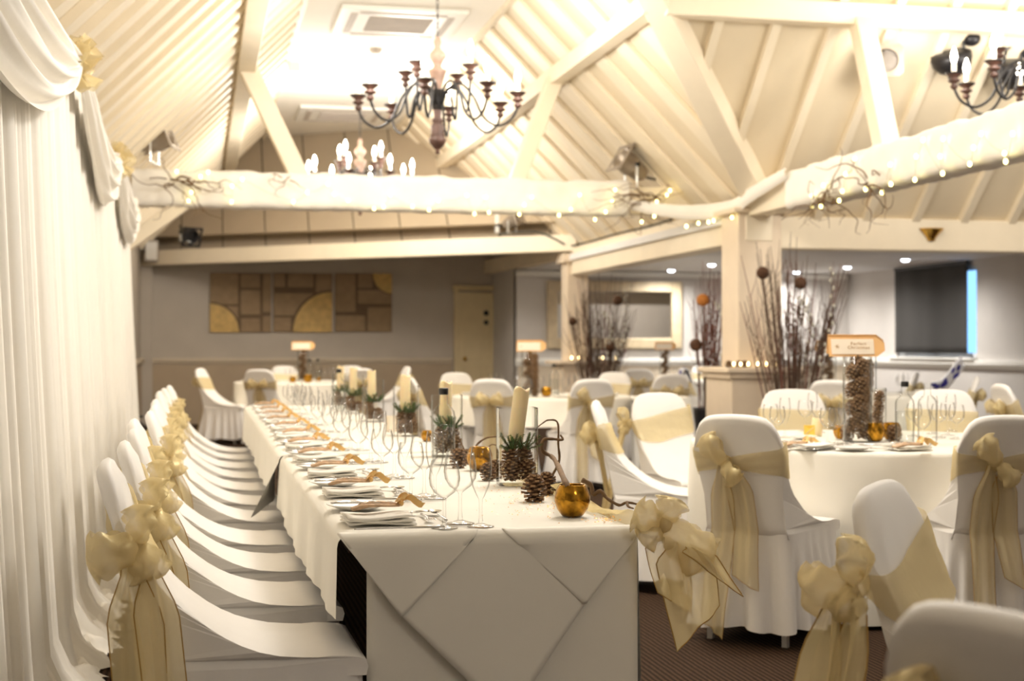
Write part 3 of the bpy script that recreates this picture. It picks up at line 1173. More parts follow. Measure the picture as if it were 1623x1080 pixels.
def cloth_section(y0, y1, name, label, corner):
    ny = int((y1 - y0) / .045)

    def fn(u, v):
        y = y0 + (y1 - y0) * v
        fold = .005 * sin(y * 11) + .003 * sin(y * 27 + 1)
        k = u * 40
        hem = .535 + .015 * sin(y * 2.3) - (corner * .05 * max(0, 1 - abs(y - y0) / .3))
        if k <= 8:
            q = 1 - k / 8
            z = .72 - (.72 - hem) * q
            x = TX0 - .004 - fold * q - .008 * q - corner * q * .10 * max(0, 1 - abs(y - y0) / .25)
        elif k <= 12:
            a = (k - 8) / 4 * pi / 2
            x, z = TX0 + .03 - .034 * cos(a), .72 + .034 * sin(a)
        elif k <= 28:
            x, z = TX0 + .03 + (TX1 - TX0 - .06) * (k - 12) / 16, .754
        elif k <= 32:
            a = (k - 28) / 4 * pi / 2
            x, z = TX1 - .03 + .032 * sin(a), .72 + .034 * cos(a)
        else:
            q = (k - 32) / 8
            z = .72 - .66 * q
            x = TX1 + .002 + (.02 + fold) * q
        return (x, y, z)
    b = MB()
    b.grid(fn, 41, ny)
    return tag(b.build(name, M['linen']), label, 'tablecloth')


cloth_section(TY0 + .03, 6.0, 'tablecloth', 'white linen tablecloth over the near half of the top table', 0)
c2 = cloth_section(5.9, TY1, 'tablecloth', 'white linen tablecloth over the far half of the top table', 1)
for v in c2.data.vertices:
    v.co.z += .0015 if v.co.z > .74 else 0
    if v.co.x < TX0 + .01:
        v.co.x -= .006
# end of the table: floor panel and the diamond folded cloth
t = thing('end_overlay_cloth', 'white diamond overlay cloth folded over the near end of the top table', 'tablecloth', (0, TY0, 0))


def flap(poly_z, xa, xb, off, nx=30, nv=16):
    def fn(u, v):
        x = xa + (xb - xa) * u
        zb = poly_z(x)
        k = v * (nv - 1)
        amx = pi / 2 if zb <= .722 else math.acos(min(1, (zb - .722) / .034))
        yend, zend = .034 - .034 * sin(amx), .722 + .034 * cos(amx)
        if k <= 4:
            a = k / 4 * amx
            y, z = .034 - .034 * sin(a), .722 + .034 * cos(a)
        else:
            q = (k - 4) / (nv - 5)
            z = zend - (zend - min(zend, zb)) * q
            y = yend
            y -= .006 * sin(x * 9 + z * 5) * q
        return (x, y - off, z)
    b = MB()
    b.grid(fn, nx, nv)
    return b


def vee(pts):
    def f(x):
        for (x0, z0), (x1, z1) in zip(pts, pts[1:]):
            if x0 <= x <= x1:
                return z0 + (z1 - z0) * (x - x0) / (x1 - x0 + 1e-9)
        return pts[0][1] if x < pts[0][0] else pts[-1][1]
    return f


flap(vee([(.318, .755), (.465, .558), (.7225, .30), (.917, .568), (1.062, .755)]), .318, 1.062, .006, 48).build('centre_flap', M['linen'], t, solid=.002)
flap(vee([(.316, .755), (.465, .556), (.654, .755)]), .316, .654, .0095, 40).build('corner_flap', M['linen'], t, solid=.003)
flap(vee([(.715, .755), (.917, .566), (1.064, .755)]), .715, 1.064, .010, 40).build('corner_flap', M['linen'], t, solid=.003)
b = MB()
b.grid(lambda u, v: (.385 + (1.056 - .385) * u, TY0 + .016 + .01 * sin(u * 11) * (1 - v) * .6, .012 + .715 * v), 30, 12)
tag(b.build('table_skirt', M['linen'], solid=.003), 'plain white floor length cloth closing the near end of the top table', 'tablecloth')

# ------------------------------------------------------------------ tableware prototypes
proto = {}
P0 = (0, 0, -50)


def seg(pts, r, n=8):
    b = MB(); b.tube(pts, r, n); return b


def mk_single(key, name, cat, b, m, **kw):
    o = b.build(name, m, **kw)
    tag(o, 'x', cat)
    proto[key] = [o, True]
    return o


def put(key, loc, rz, label, group, scale=None, cat=None):
    o, fresh = proto[key]
    if fresh:
        proto[key][1] = False
        tree(o)
        o.location = loc
        o.rotation_euler = (o.rotation_euler[0], o.rotation_euler[1], rz)
        o['label'] = label
        o['group'] = group
        if scale:
            o.scale = (scale,) * 3 if not isinstance(scale, (tuple, list)) else scale
        return o
    return dup(o, loc, rz, label, group, scale=scale)


def glass_lathe(prof, n=20):
    b = MB(); b.lathe(prof, n); return b


foot = [(0, .0), (.033, 0), (.034, .002), (.02, .005), (.006, .010), (.004, .03)]
wine = foot + [(.0038, .06), (.0045, .072), (.012, .078), (.026, .088), (.036, .105), (.0385, .122), (.036, .145), (.0325, .165), (.0316, .1655)]
flute = foot + [(.004, .055), (.005, .068), (.011, .078), (.021, .100), (.0265, .128), (.0275, .15), (.0255, .176), (.0228, .196), (.0222, .1965)]
mk_single('wine', 'wine_glass', 'wine glass', glass_lathe(wine), M['glass'])
mk_single('flute', 'champagne_flute', 'champagne flute', glass_lathe(flute), M['glass'])
pl = [(0, .004), (.055, .004), (.06, .006), (.082, .014), (.084, .0155), (.082, .0165), (.06, .010), (.054, .008), (0, .0075)]
mk_single('plate', 'side_plate', 'plate', glass_lathe(pl, 28), M['china'])


def knife(L=.22):
    b = MB()
    b.tube([(-L / 2, 0, .006), (-L / 2 + .02, 0, .006), (-.01, 0, .006)], [.0045, .005, .004], 8, flat=.7)
    b.prism([(-.012, -.004, .005), (L / 2 - .03, -.009, .005), (L / 2, .002, .005), (L / 2 - .01, .006, .005), (-.012, .005, .005)], (0, 0, .002))
    return b


def fork(L=.2):
    b = MB()
    b.tube(spl([(-L / 2, 0, .004), (-.02, 0, .007), (L / 2 - .065, 0, .006), (L / 2 - .05, 0, .006)], 8), [.005, .0045, .004, .003, .003, .003, .004, .006], 8, flat=.5)
    b.prism([(L / 2 - .06, -.006, .006), (L / 2 - .048, -.011, .006), (L / 2 - .04, -.011, .006), (L / 2 - .04, .011, .006), (L / 2 - .048, .011, .006), (L / 2 - .06, .006, .006)], (0, 0, .002))
    for k in range(4):
        y = -.0093 + k * .0062
        b.tube([(L / 2 - .042, y, .007), (L / 2 - .02, y, .009), (L / 2, y, .008)], [.0018, .0016, .0008], 5)
    return b


def spoon(L=.19):
    b = MB()
    b.tube(spl([(-L / 2, 0, .004), (-.02, 0, .007), (L / 2 - .05, 0, .008)], 7), [.005, .0045, .004, .003, .003, .003, .003], 8, flat=.5)

    def fn(u, v):
        r, a = u, v * 2 * pi
        return (L / 2 - .026 + .027 * r * cos(a), .018 * r * sin(a), .003 + .008 * r * r)
    b.grid(fn, 7, 18, cv=True)
    return b


mk_single('knife', 'dinner_knife', 'knife', knife(), M['steel'])
mk_single('butter', 'butter_knife', 'knife', knife(.17), M['steel'])
mk_single('fork', 'dinner_fork', 'fork', fork(), M['steel'])
mk_single('dfork', 'dessert_fork', 'fork', fork(.17), M['steel'])
mk_single('spoon', 'dessert_spoon', 'spoon', spoon(.18), M['steel'])
# napkin, folded in four
b = MB()
for k in range(4):
    b.grid(lambda u, v, k=k: (-.085 + .17 * u - .004 * k * u, -.07 + .14 * v - .003 * k, .004 + k * .0055 + .003 * sin(u * 5 + k) + .003 * sin(v * 4 + 2 * k)), 12, 8)
mk_single('napkin', 'folded_napkin', 'napkin', b, M['napkin'], solid=.004)
# wrapped favour
fv = thing('party_favour', 'x', 'favour', P0)
b = MB()
rr = random.Random(4)
for k in range(7):
    y = -.018 + .006 * k
    b.tube(spl([(-.075 + rr.uniform(0, .02), y * 1.3, .006), (-.03, y + rr.uniform(-.004, .004), .012 + rr.uniform(0, .01)), (.05, y * .35, .012 + .003 * (k % 3))], 7), [.004, .007, .008, .007, .006, .005, .003], 6, flat=.7)
b.build('bark_sticks', M['cookie'], fv)
b = MB()
b.grid(lambda u, v: (-.085 + .15 * u, (v - .5) * (.06 * (1 - .7 * u ** 2)), .004 + .024 * sin(v * pi) * (1 - .35 * u) + .003 * sin(u * 21 + v * 9)), 14, 9)
b.build('cellophane', M['glass'], fv)
rb = MB()
for s in (-1, 1):
    rb.grid(lambda u, v, s=s: (.055 + .012 * sin(2 * pi * u) + .010 * (v - .5), s * .022 * (1 - cos(2 * pi * u)) / 2, .016 + .010 * sin(2 * pi * u) * .6 + .014 * v + .012 * (1 - cos(2 * pi * u)) / 2), 13, 4)
    rb.grid(lambda u, v, s=s: (.058 + .05 * u + .010 * (v - .5), s * (.006 + .02 * u), .018 + .012 * v + .01 * sin(u * 5)), 8, 4)
rb.ball((.054, 0, .018), .008, 8, 6)
rb.build('ribbon_bow', M['ribbon'], fv)
proto['favour'] = [fv, True]

GS = {'napkin': 'napkins along the top table', 'favour': 'favours along the top table', 'plate': 'side plates along the top table', 'cut': 'cutlery along the top table', 'glass': 'glasses along the top table'}
rs = random.Random(11)
ZT = .757
for i in range(11):
    y = 3.56 + .655 * i
    w = ORD[i] + ' place setting of top table'
    if i in (1, 2, 3, 4, 5, 6, 7, 8, 9):
        w = ORD[i] + ' place setting from the near end'
    j = lambda s=.008: rs.uniform(-s, s)
    put('napkin', (TX0 + .115 + j(), y + j(), ZT), j(.08), 'folded white napkin at the ' + w, GS['napkin'])
    put('favour', (TX0 + .12 + j(), y + .01 + j(), ZT + .028), -.05 + j(.3), 'gold tied favour on the napkin, ' + w, GS['favour'])
    put('plate', (TX0 + .10 + j(), y + .30 + j(), ZT), 0, 'white side plate at the ' + w, GS['plate'])
    put('butter', (TX0 + .105 + j(), y + .285 + j(), ZT + .014), .05 + j(.1), 'butter knife on the side plate, ' + w, GS['cut'])
    put('knife', (TX0 + .15 + j(), y - .155 + j(), ZT), pi + j(.05), 'dinner knife at the ' + w, GS['cut'])
    put('fork', (TX0 + .17 + j(), y + .15 + j(), ZT), j(.06), 'dinner fork at the ' + w, GS['cut'])
    put('spoon', (TX0 + .275 + j(), y + .07 + j(), ZT), pi / 2 + j(.1), 'dessert spoon above the ' + w, GS['cut'])
    put('dfork', (TX0 + .25 + j(), y + .045 + j(), ZT), -pi / 2 + j(.1), 'dessert fork above the ' + w, GS['cut'])
    put('wine', (TX0 + .265 + j(), y - .145 + j(), ZT), 0, 'white wine glass beside the dinner knife, ' + w, GS['glass'])
    put('wine', (TX0 + .315 + j(), y - .065 + j(), ZT), 0, 'red wine glass behind the other, ' + w, GS['glass'], scale=1.08)
    put('flute', (TX0 + .35 + j(), y - .14 + j(), ZT), 0, 'champagne flute at the ' + w, GS['glass'])

# ------------------------------------------------------------------ centrepieces
def pinecone(seed, n=58):
    rr = random.Random(seed)
    b = MB()
    b.ball((0, 0, .04), .018, 8, 8, sc=(1, 1, 2.1))
    for k in range(n):
        f = k / (n - 1)
        a = k * 2.39996
        z = .004 + .068 * f
        prof = sin(pi * min(1, (.16 + f * .84))) ** .75
        L = .034 * prof * (1 + rr.uniform(-.08, .08)) + .004
        up = -.35 + 1.5 * f
        d = Vector((cos(a) * cos(up * .7), sin(a) * cos(up * .7), sin(up * .7)))
        sd = Vector((-sin(a), cos(a), 0))
        nn = d.cross(sd)
        if nn.z < 0:
            nn = -nn
        c = Vector((0, 0, z))
        w = .0125 * (.4 + .6 * prof)
        th = .003
        tip = c + d * L
        md = c + d * L * .62
        vs = [c + d * .006, md - sd * w, md + sd * w, tip - sd * w * .55 + nn * .002, tip + sd * w * .55 + nn * .002,
              md - sd * w - nn * th, md + sd * w - nn * th, tip - sd * w * .5 - nn * th * 1.4, tip + sd * w * .5 - nn * th * 1.4]
        b.add(vs, [(0, 1, 2), (0, 6, 5)], 0)
        b.add(vs, [(1, 3, 4, 2), (5, 6, 8, 7), (1, 5, 7, 3), (2, 4, 8, 6)], 0)
        b.add(vs, [(3, 7, 8, 4)], 1)
    return b


for k in (1, 2):
    mk_single('cone%d' % k, 'pine_cone', 'pine cone', pinecone(k), [M['cone'], M['conetip']])


def square_vase(w, h):
    t = thing('square_vase', 'x', 'vase', P0)
    q = w / 2
    b = MB()
    b.lathe([(0, 0), (q, 0), (q, .012), (q, h), (q - .004, h)], 40, sq=7, smooth=False)
    b.build('glass_wall', M['bottle'], t)
    b = MB()
    b.lathe([(q - .001, h), (q, h + .002), (q - .005, h + .002), (q - .005, h)], 40, sq=7, smooth=False)
    b.build('rim', M['glass'], t)
    return t


proto['svase'] = [square_vase(.125, .245), True]


def cyl_vase(r, h):
    b = MB()
    b.lathe([(0, 0), (r, 0), (r, h), (r - .003, h + .001)], 28)
    return b


mk_single('tallcyl', 'cylinder_vase', 'vase', cyl_vase(.068, .40), M['bottle'])
mk_single('smallcyl', 'cylinder_vase', 'vase', cyl_vase(.04, .24), M['bottle'])


def fir(seed):
    rr = random.Random(seed)
    b = MB()
    for s in range(12):
        a = rr.uniform(0, 6.28)
        L = rr.uniform(.04, .07)
        p0 = Vector((cos(a) * .006, sin(a) * .006, 0))
        d = Vector((cos(a) * .62, sin(a) * .62, rr.uniform(.0, .95))).normalized()
        pts = [p0 + d * L * k / 4 + Vector((0, 0, .006 * k * k / 8)) for k in range(5)]
        b.tube(pts, [.0022, .002, .0018, .0015, .001], 5)
        sx = d.cross(Vector((0, 0, 1))).normalized()
        sy = d.cross(sx)
        for k in range(60):
            f = .05 + .95 * k / 60
            c = p0 + d * L * f + Vector((0, 0, .006 * (4 * f) ** 2 / 8))
            q = k * 2.4
            o = (sx * cos(q) + sy * sin(q)) * .8 + d * .7
            o.normalize()
            ln = .0135 * (1 - .4 * f)
            e = o.cross(d).normalized() * .0015
            b.add([c - e, c + e, c + o * ln + e * .6, c + o * ln - e * .6], [(0, 1, 2, 3)], 1)
    return b


mk_single('fir', 'fir_sprig', 'fir sprig', fir(3), [M['twig'], M['fir']])
cn = thing('pillar_candle', 'x', 'candle', P0)
b = MB()
b.lathe([(0, 0), (.024, 0), (.0255, .004), (.0255, .168), (.024, .174), (.02, .171), (.012, .164), (0, .163)], 22)
for k, v in enumerate(b.v):
    if v[2] > .16:
        b.v[k] = (v[0], v[1], v[2] + .005 * sin(3 * atan2(v[1], v[0]) + 1))
b.build('wax', M['candle'], cn)
b = MB(); b.tube([(0, 0, .16), (.001, 0, .172), (.004, 0, .178)], .0012, 5); b.build('wick', M['wick'], cn)
proto['candle'] = [cn, True]
# water bottle
bt = thing('water_bottle', 'x', 'bottle', P0)
b = MB()
b.lathe([(0, .003), (.038, 0), (.042, .004), (.0435, .02), (.0435, .185), (.041, .2), (.03, .215), (.018, .225), (.0155, .232), (.0155, .262), (.0175, .264), (.0175, .27), (.015, .271)], 26)
b.build('glass_body', M['bottle'], bt)
b = MB(); b.lathe([(0, .008), (.039, .008), (.040, .15), (0, .151)], 22); b.build('water', M['water'], bt)
b = MB(); b.lathe([(.0165, .262), (.018, .264), (.018, .284), (.0165, .287), (0, .287)], 20); b.build('cap', M['black'], bt)
proto['bottle'] = [bt, True]
b = MB(); b.lathe([(0, .003), (.038, 0), (.042, .004), (.0435, .02), (.0435, .185), (.041, .2), (.03, .215), (.018, .225), (.0155, .232), (.0155, .272), (.0175, .274), (.0175, .28), (.014, .281)], 26)
mk_single('openbottle', 'open_water_bottle', 'bottle', b, M['bottle'])
# gold mercury glass bowl
b = MB()
b.lathe([(0, .003), (.022, .001), (.026, 0), (.030, .004), (.040, .018), (.047, .038), (.047, .052), (.041, .070), (.035, .080), (.034, .082), (.032, .081), (.038, .07), (.044, .052), (.044, .038), (.037, .02), (.025, .008), (0, .007)], 32)
mk_single('bowl', 'gold_votive_bowl', 'candle holder', b, M['goldglass'])


def hazel(name, label, pts_list, radii, cat='twig', group='contorted twigs on the top table'):
    b = MB()
    for pts, r in zip(pts_list, radii):
        n = len(pts) * 4
        c = spl(pts, n)
        b.tube(c, [r * (1.1 - .75 * k / n) * (1 + .12 * sin(k * 2.1)) for k in range(n)], 7)
    o = b.build(name, M['twig'])
    return tag(o, label, cat, group)


def tpos(px, py, z=ZT):
    return on(px, py, z)


GV, GC, GP, GF = 'candle vases along the top table', 'candles in the vases', 'pine cones on the tables', 'fir sprigs in the vases'
vases = [(820, 768, 'nearest candle vase'), (708, 723, 'vase behind the front bottle'), (651, 691, 'third candle vase'), (614, 668, 'fourth candle vase'), (586, 655, 'fifth candle vase'), (556, 646, 'farthest candle vase')]
lean = [.13, .02, .02, -.02, 0, .01]
for i, (px, py, w) in enumerate(vases):
    p = tpos(px, py)
    p.x = min(p.x, TX1 - .07)
    put('svase', p, -YAW * (.4 + .2 * (i % 3)), 'tall square glass vase of cones, ' + w, GV)
    ng = [(-.026, -.02, 0), (.03, -.022, 0), (-.002, .03, 0), (-.024, -.012, .042), (.026, .012, .04)]
    if i > 2:
        ng = ng[:4]
    for k, (ax, ay, az) in enumerate(ng):
        put('cone%d' % (1 + k % 2), (p.x + ax, p.y + ay, p.z + .016 + az), k * 1.7 + i, 'brown pine cone inside the ' + w, GP + ', ' + w, scale=(.78, .78, .86))
    for k, (ax, ay) in enumerate(((-.02, -.02), (.022, -.012))):
        put('fir', (p.x + ax, p.y + ay, p.z + .115), k * 2 + i, 'green fir sprig %s in the ' % ('left of the candle' if k == 0 else 'right of the candle') + w, GF, scale=.85)
    c = put('candle', (p.x - .004, p.y + .012, p.z + (.135 if i == 0 else .125)), 0, 'ivory pillar candle %s' % ('leaning in the ' + w if i == 0 else 'standing in the ' + w), GC)
    c.rotation_euler = (0, lean[i], -.2)
p = tpos(703, 737)
put('bottle', p, 0, 'clear water bottle with black cap, front of the top table', 'water bottles')
p = tpos(537, 652)
put('bottle', p, 0, 'clear water bottle with black cap, far end of the top table', 'water bottles')
p = tpos(907, 818)
put('bowl', p, 0, 'gold mercury glass bowl at the near end of the top table', 'gold bowls')
p = tpos(760, 745)
put('bowl', p, 1, 'gold mercury glass bowl behind the nearest champagne flute', 'gold bowls')
p = tpos(677, 700)
put('bowl', p, 2, 'small gold bowl between third candle vase and front bottle', 'gold bowls', scale=.62)
for k, (px, py, s, w) in enumerate(((847, 794, .98, 'upright pine cone in front of the gold bowl, left of it'), (866, 783, .85, 'pine cone half hidden behind the upright one'), (773, 761, .75, 'pine cone left of the nearest candle vase'), (786, 757, .78, 'pine cone touching the nearest candle vase'), (727, 741, .9, 'pine cone between front bottle and second gold bowl'), (741, 735, .7, 'pine cone in front of the second gold bowl'))):
    p = tpos(px, py)
    put('cone%d' % (1 + k % 2), p, k * 1.1, w, GP, scale=s)
p = tpos(624, 684)
t = thing('card_lantern', 'small cream card lantern by the third candle vase', 'lantern', p)
b = MB()
for a in range(4):
    q = MB(); q.box((0, .032, .04), (.066, .003, .08)); q.xf(Matrix.Rotation(a * pi / 2 + .2, 4, 'Z')); b.add(q.v, q.f)
b.build('card_wall', M['card'], t)
b = MB(); b.box((0, 0, .002), (.062, .062, .004), rz=.2); b.build('base', M['card'], t)

# contorted hazel
p = tpos(886, 765)
q = Vector((p.x - .01, p.y + .03, ZT))
hazel('hazel_twig', 'curled hazel twig rising behind the gold bowl', [[tpos(905, 818) + Vector((0, .01, .05)), tpos(903, 818) + Vector((0, .05, .085))] + [q + Vector(v) for v in ((.0, 0, .075), (-.035, .01, .10), (-.03, .02, .135), (.0, .02, .138), (.035, .02, .135), (.03, .03, .15))], [q + Vector(v) for v in ((.0, .06, .0), (.03, .05, .06), (.025, .04, .12), (.022, .035, .19), (-.01, .03, .2), (-.03, .03, .19), (-.05, .03, .175))]], [.0085, .0045])
p = tpos(955, 800)
q = Vector((p.x, p.y, ZT))
hazel('hazel_twig', 'knotted hazel twig trailing from the gold bowl to the corner bow', [[q + Vector(v) for v in ((-.06, .0, .07), (-.035, -.005, .055), (-.03, -.01, .03), (-.012, -.02, .04), (.005, -.03, .02), (.03, -.06, .004), (.05, -.07, .012), (.075, -.1, .008), (.085, -.13, -.0))], [q + Vector(v) for v in ((.05, -.07, .012), (.045, -.10, .004), (.05, -.13, .002))]], [.0065, .0045])
p = tpos(765, 740)
hazel('hazel_twig', 'thin hazel twig behind the second gold bowl', [[p + Vector(v) for v in ((-.06, .08, .0), (-.055, .07, .05), (-.07, .07, .09), (-.065, .07, .1))], [p + Vector(v) for v in ((-.02, .08, .02), (-.01, .08, .07), (.03, .08, .1), (.08, .08, .105), (.09, .08, .11))], [p + Vector(v) for v in ((.02, .08, .04), (.05, .08, .075), (.09, .08, .06))]], [.0035, .0045, .003])
# gold ribbon run along the wedding side edge
b = MB()
y0, y1 = 3.42, 5.6


def rib(u, v):
    y = y0 + (y1 - y0) * u
    sw = abs(sin((u * 3.2 + .1) * pi))
    return (TX1 - .045 + .075 * v + .012 * sin(u * 40 + v * 3), y, .7575 + .032 * (1 - sw) * (1 if v < .7 else .4) + .012 * sin(u * 23 + v * 5) ** 2 - .05 * max(0, v - .6) * 2.2)


b.grid(rib, 90, 8)
tag(b.build('organza_ribbon', M['organza']), 'pale gold organza ribbon laid along the right edge of the top table', 'ribbon')
# confetti
b = MB()
rc = random.Random(9)
for k in range(330):
    if k < 260:
        px, py = rc.gauss(872, 45), rc.gauss(795, 14)
    else:
        px, py = rc.gauss(965, 14), rc.gauss(826, 5)
    p = on(px, max(py, 757), ZT - .001)
    if p.x > TX1 - .01 or p.y < TY0 + .06 or p.x < TX0:
        continue
    s, a = rc.uniform(.0015, .0042), rc.uniform(0, 3)
    b.add([(p.x + s * cos(a + q * 1.57), p.y + s * sin(a + q * 1.57) * .7, p.z + .0015 + (.002 if q == 0 else 0)) for q in range(4)], [(0, 1, 2, 3)])
o = tag(b.build('gold_confetti', M['gold_leaf']), 'gold confetti scattered round the near gold bowl', 'confetti')
o['kind'] = 'stuff'
# big organza bow on the table corner
t = thing('corner_bow', 'large gold organza bow tied at the near corner of the top table', 'bow', (TX1 + .045, TY0 - .02, .765))
for a, L, W, d, sd in ((radians(158), .085, .085, .035, 21), (radians(70), .07, .08, .035, 22), (radians(-42), .15, .12, .05, 23), (radians(215), .075, .07, .03, 24)):
    loop_mesh(a, L, W, d, sd, (0, 0, 0)).build('bow_loop', M['organza'], t)
b = MB(); b.ball((0, -.025, 0), .022, 12, 8); b.build('knot', M['organza'], t)
for x, z0, z1, W, sw, sd in ((.0, -.03, -.19, .11, .02, 31), (.03, -.04, -.25, .14, .045, 32), (.05, -.05, -.14, .09, .085, 33)):
    b, rim = tail_mesh(x, z0, z1, W, sw, sd, lambda z: -.005 - .02 * (sd - 31), hem=-.05 if sd == 32 else .03)
    o = b.build('bow_tail', M['organza'], t)
    e = MB(); e.tube(rim, .0015, 4, caps=False); e.build('hem', M['organza_edge'], o)
# ================================================================== ROUND TABLES AND WHAT STANDS ON THEM
def round_table(c, r, hem, label, seed):
    rr = random.Random(seed)
    t = thing('round_table', label.replace('CLOTH', 'table'), 'table', (c.x, c.y, 0), 0, 'round banquet tables')
    b = MB(); b.lathe([(0, .715), (r - .01, .715), (r - .01, .738), (0, .738)], 40, smooth=False); b.build('tabletop', M['wood'], t)
    for k in range(4):
        a = k * pi / 2 + .6
        q = MB(); q.tube([(.55 * r * cos(a), .55 * r * sin(a), 0), (.5 * r * cos(a), .5 * r * sin(a), .715)], .016, 8); q.build('leg', M['blackmetal'], t)
    ph = [rr.uniform(0, 6.28) for _ in range(4)]

    def fn(u, v):
        a = 2 * pi * u
        k = v * 22
        if k <= 8:
            rad, z = r * max(.001, k / 8) * .985, .7455
        elif k <= 11:
            q = (k - 8) / 3 * pi / 2
            rad, z = r * .985 + .02 * sin(q), .7255 + .02 * cos(q)
        else:
            q = (k - 11) / 11
            z = .7255 - (.7255 - hem) * q
            f = .028 * sin(9 * a + ph[0] + 1.2 * sin(2 * a + ph[1])) + .012 * sin(17 * a + ph[2])
            rad = r * .985 + .02 + (.03 + f) * q ** .9
        return (rad * cos(a), rad * sin(a), z)
    b = MB()
    b.grid(fn, 120, 23, cu=True)
    o = b.build('round_tablecloth', M['linen'])
    o.location = (c.x, c.y, 0)
    tag(o, label.replace('CLOTH', 'tablecloth'), 'tablecloth', 'white round tablecloths')
    return o


round_table(T4, .86, .02, 'white round CLOTH nearest on the right, under the two bottles', 1)
round_table(T2, .82, .50, 'white round CLOTH in the middle, short hem above dark shadow', 2)
round_table(T1, .88, .40, 'white round CLOTH at the far left, below the log prints', 3)
round_table(T3, .74, .30, 'white round CLOTH at the back, in front of the gilt mirror', 4)
round_table(T5, .76, .05, 'white round CLOTH in the aisle behind the pine cone column', 5)
ZR = .7495


def rpos(px, py, z=ZR):
    return on(px, py, z)


def sign(p, label, w=.26, text=None, turn=0.0):
    t = thing('table_sign', label, 'sign', p, -YAW + turn, 'tag shaped table signs')
    h = w * .35
    b = MB()
    outline = [(-w / 2, 0), (w * .36, 0), (w / 2, h * .3), (w / 2, h * .72), (w * .36, h), (-w / 2, h)]
    T = Matrix.Rotation(radians(-14), 4, 'X')
    b.prism([(x, 0, z) for x, z in outline], (0, .003, 0)); b.xf(T)
    b.build('kraft_tag', M['kraft'], t)
    b = MB(); b.prism([(x, .045 * 0 + .05, z) for x, z in outline], (0, .003, 0)); b.xf(Matrix.Rotation(radians(14), 4, 'X')); b.build('kraft_back', M['kraft'], t)
    b = MB(); b.box((-w * .075, -.0015, h / 2), (w * .76, .002, h * .78)); b.xf(T); b.build('label_card', M['card'], t)
    b = MB()
    for k in range(3):
        b.beam(Vector((-w * .35, -.0032, h / 2)) - Vector((cos(k * pi / 3), 0, sin(k * pi / 3))) * h * .13, Vector((-w * .35, -.0032, h / 2)) + Vector((cos(k * pi / 3), 0, sin(k * pi / 3))) * h * .13, .0018, .001, up=(0, 1, 0))
    b.xf(T); b.build('snowflake', M['ink'], t)
    if text:
        cu = bpy.data.curves.new('lettering', 'FONT')
        cu.body = text
        cu.align_x = 'CENTER'
        cu.size = h * .22
        cu.space_line = .9
        cu.space_character = 1.25
        cu.extrude = .0004
        cu.materials.append(M['ink'])
        tmp = bpy.data.objects.new('lettering_curve', cu)
        col.objects.link(tmp)
        dg = bpy.context.evaluated_depsgraph_get()
        me = bpy.data.meshes.new_from_object(tmp.evaluated_get(dg))
        bpy.data.objects.remove(tmp)
        o = bpy.data.objects.new('lettering', me)
        col.objects.link(o)
        o.parent = t
        o.location = T @ Vector((w * .03, -.0034, h * .58))
        o.rotation_euler = (pi / 2 - radians(14), 0, 0)
    return t


def cyl_cones(p, key, n, rad, sc, zstep, w, g):
    put(key, p, 0, w[0], 'cylinder vases of pine cones')
    for k in range(n):
        a = k * 2.2
        put('cone%d' % (1 + k % 2), (p.x + rad * cos(a), p.y + rad * sin(a), p.z + .014 + zstep * k), a, w[1], g, scale=sc)


# --- front right round table
p = rpos(1359, 700)
cyl_cones(p, 'tallcyl', 13, .026, .92, .028, ('tall glass cylinder packed with pine cones under the kraft sign of the front right table', 'pine cone inside the tall cylinder under the front right sign'), 'cones in the tall cylinder')
pv = Vector((p.x, p.y, p.z + .402))
sign(pv, 'kraft tag sign with printed words on the tall cone vase, front right table', .27, 'Perfect\nChristmas', .06)
p = rpos(1392, 691)
cyl_cones(p, 'smallcyl', 4, .006, .82, .05, ('small glass cylinder with a column of cones beside the tall one', 'pine cone in the small cylinder beside the tall one'), 'cones in the small cylinder')
p = rpos(1376, 688)
put('tallcyl', p, 0, 'tall glass cylinder half hidden behind the cone packed one', 'cylinder vases of pine cones', scale=(.62, .62, 1))
for k in range(8):
    put('cone%d' % (1 + k % 2), (p.x + .004 * cos(k), p.y + .004 * sin(k), p.z + .014 + .045 * k), k * 1.3, 'pine cone in the narrow tall cylinder behind the cone packed one', 'cones in the narrow cylinder', scale=.72)
for px, py, s, w in ((1386, 700, 1.06, 'gold bowl right in front of the tall cone cylinder'), (1413, 697, 1.0, 'gold bowl left of the capped bottle, behind a pine cone'), (1333, 696, .8, 'gold bowl left of the tall cone cylinder behind the glasses')):
    put('bowl', rpos(px, py), px * .1, w, 'gold bowls', scale=s)
for px, py, s, w in ((1343, 698, .95, 'pine cone at the left foot of the tall cone cylinder'), (1417, 699, 1.0, 'pine cone left of the capped bottle on the round table')):
    put('cone1', rpos(px, py), px * .2, w, GP, scale=s)
put('bottle', rpos(1434, 703), 0, 'clear water bottle with black cap on the front right table', 'water bottles')
put('openbottle', rpos(1470, 704), 0, 'clear water bottle without cap beside the capped one', 'water bottles')
put('plate', rpos(1352, 714), 0, 'white side plate at the near edge of the front right table', 'plates on the front right table')
put('plate', rpos(1274, 696), 0, 'white plate under the yellow paper', 'plates on the front right table', scale=.8)
p = rpos(1283, 694)
t = thing('yellow_paper', 'folded bright yellow paper standing on the plate', 'paper', (p.x, p.y, ZR + .014), -YAW)
b = MB()
b.prism([(-.026, -.008, 0), (.026, -.008, 0), (.026, -.003, .05), (.004, -.003, .032), (-.004, -.003, .032), (-.026, -.003, .05)], (0, .002, 0))
b.prism([(-.026, .012, 0), (.026, .012, 0), (.026, .004, .047), (-.026, .004, .047)], (0, .002, 0))
b.build('folded_sheet', M['yellow'], t)
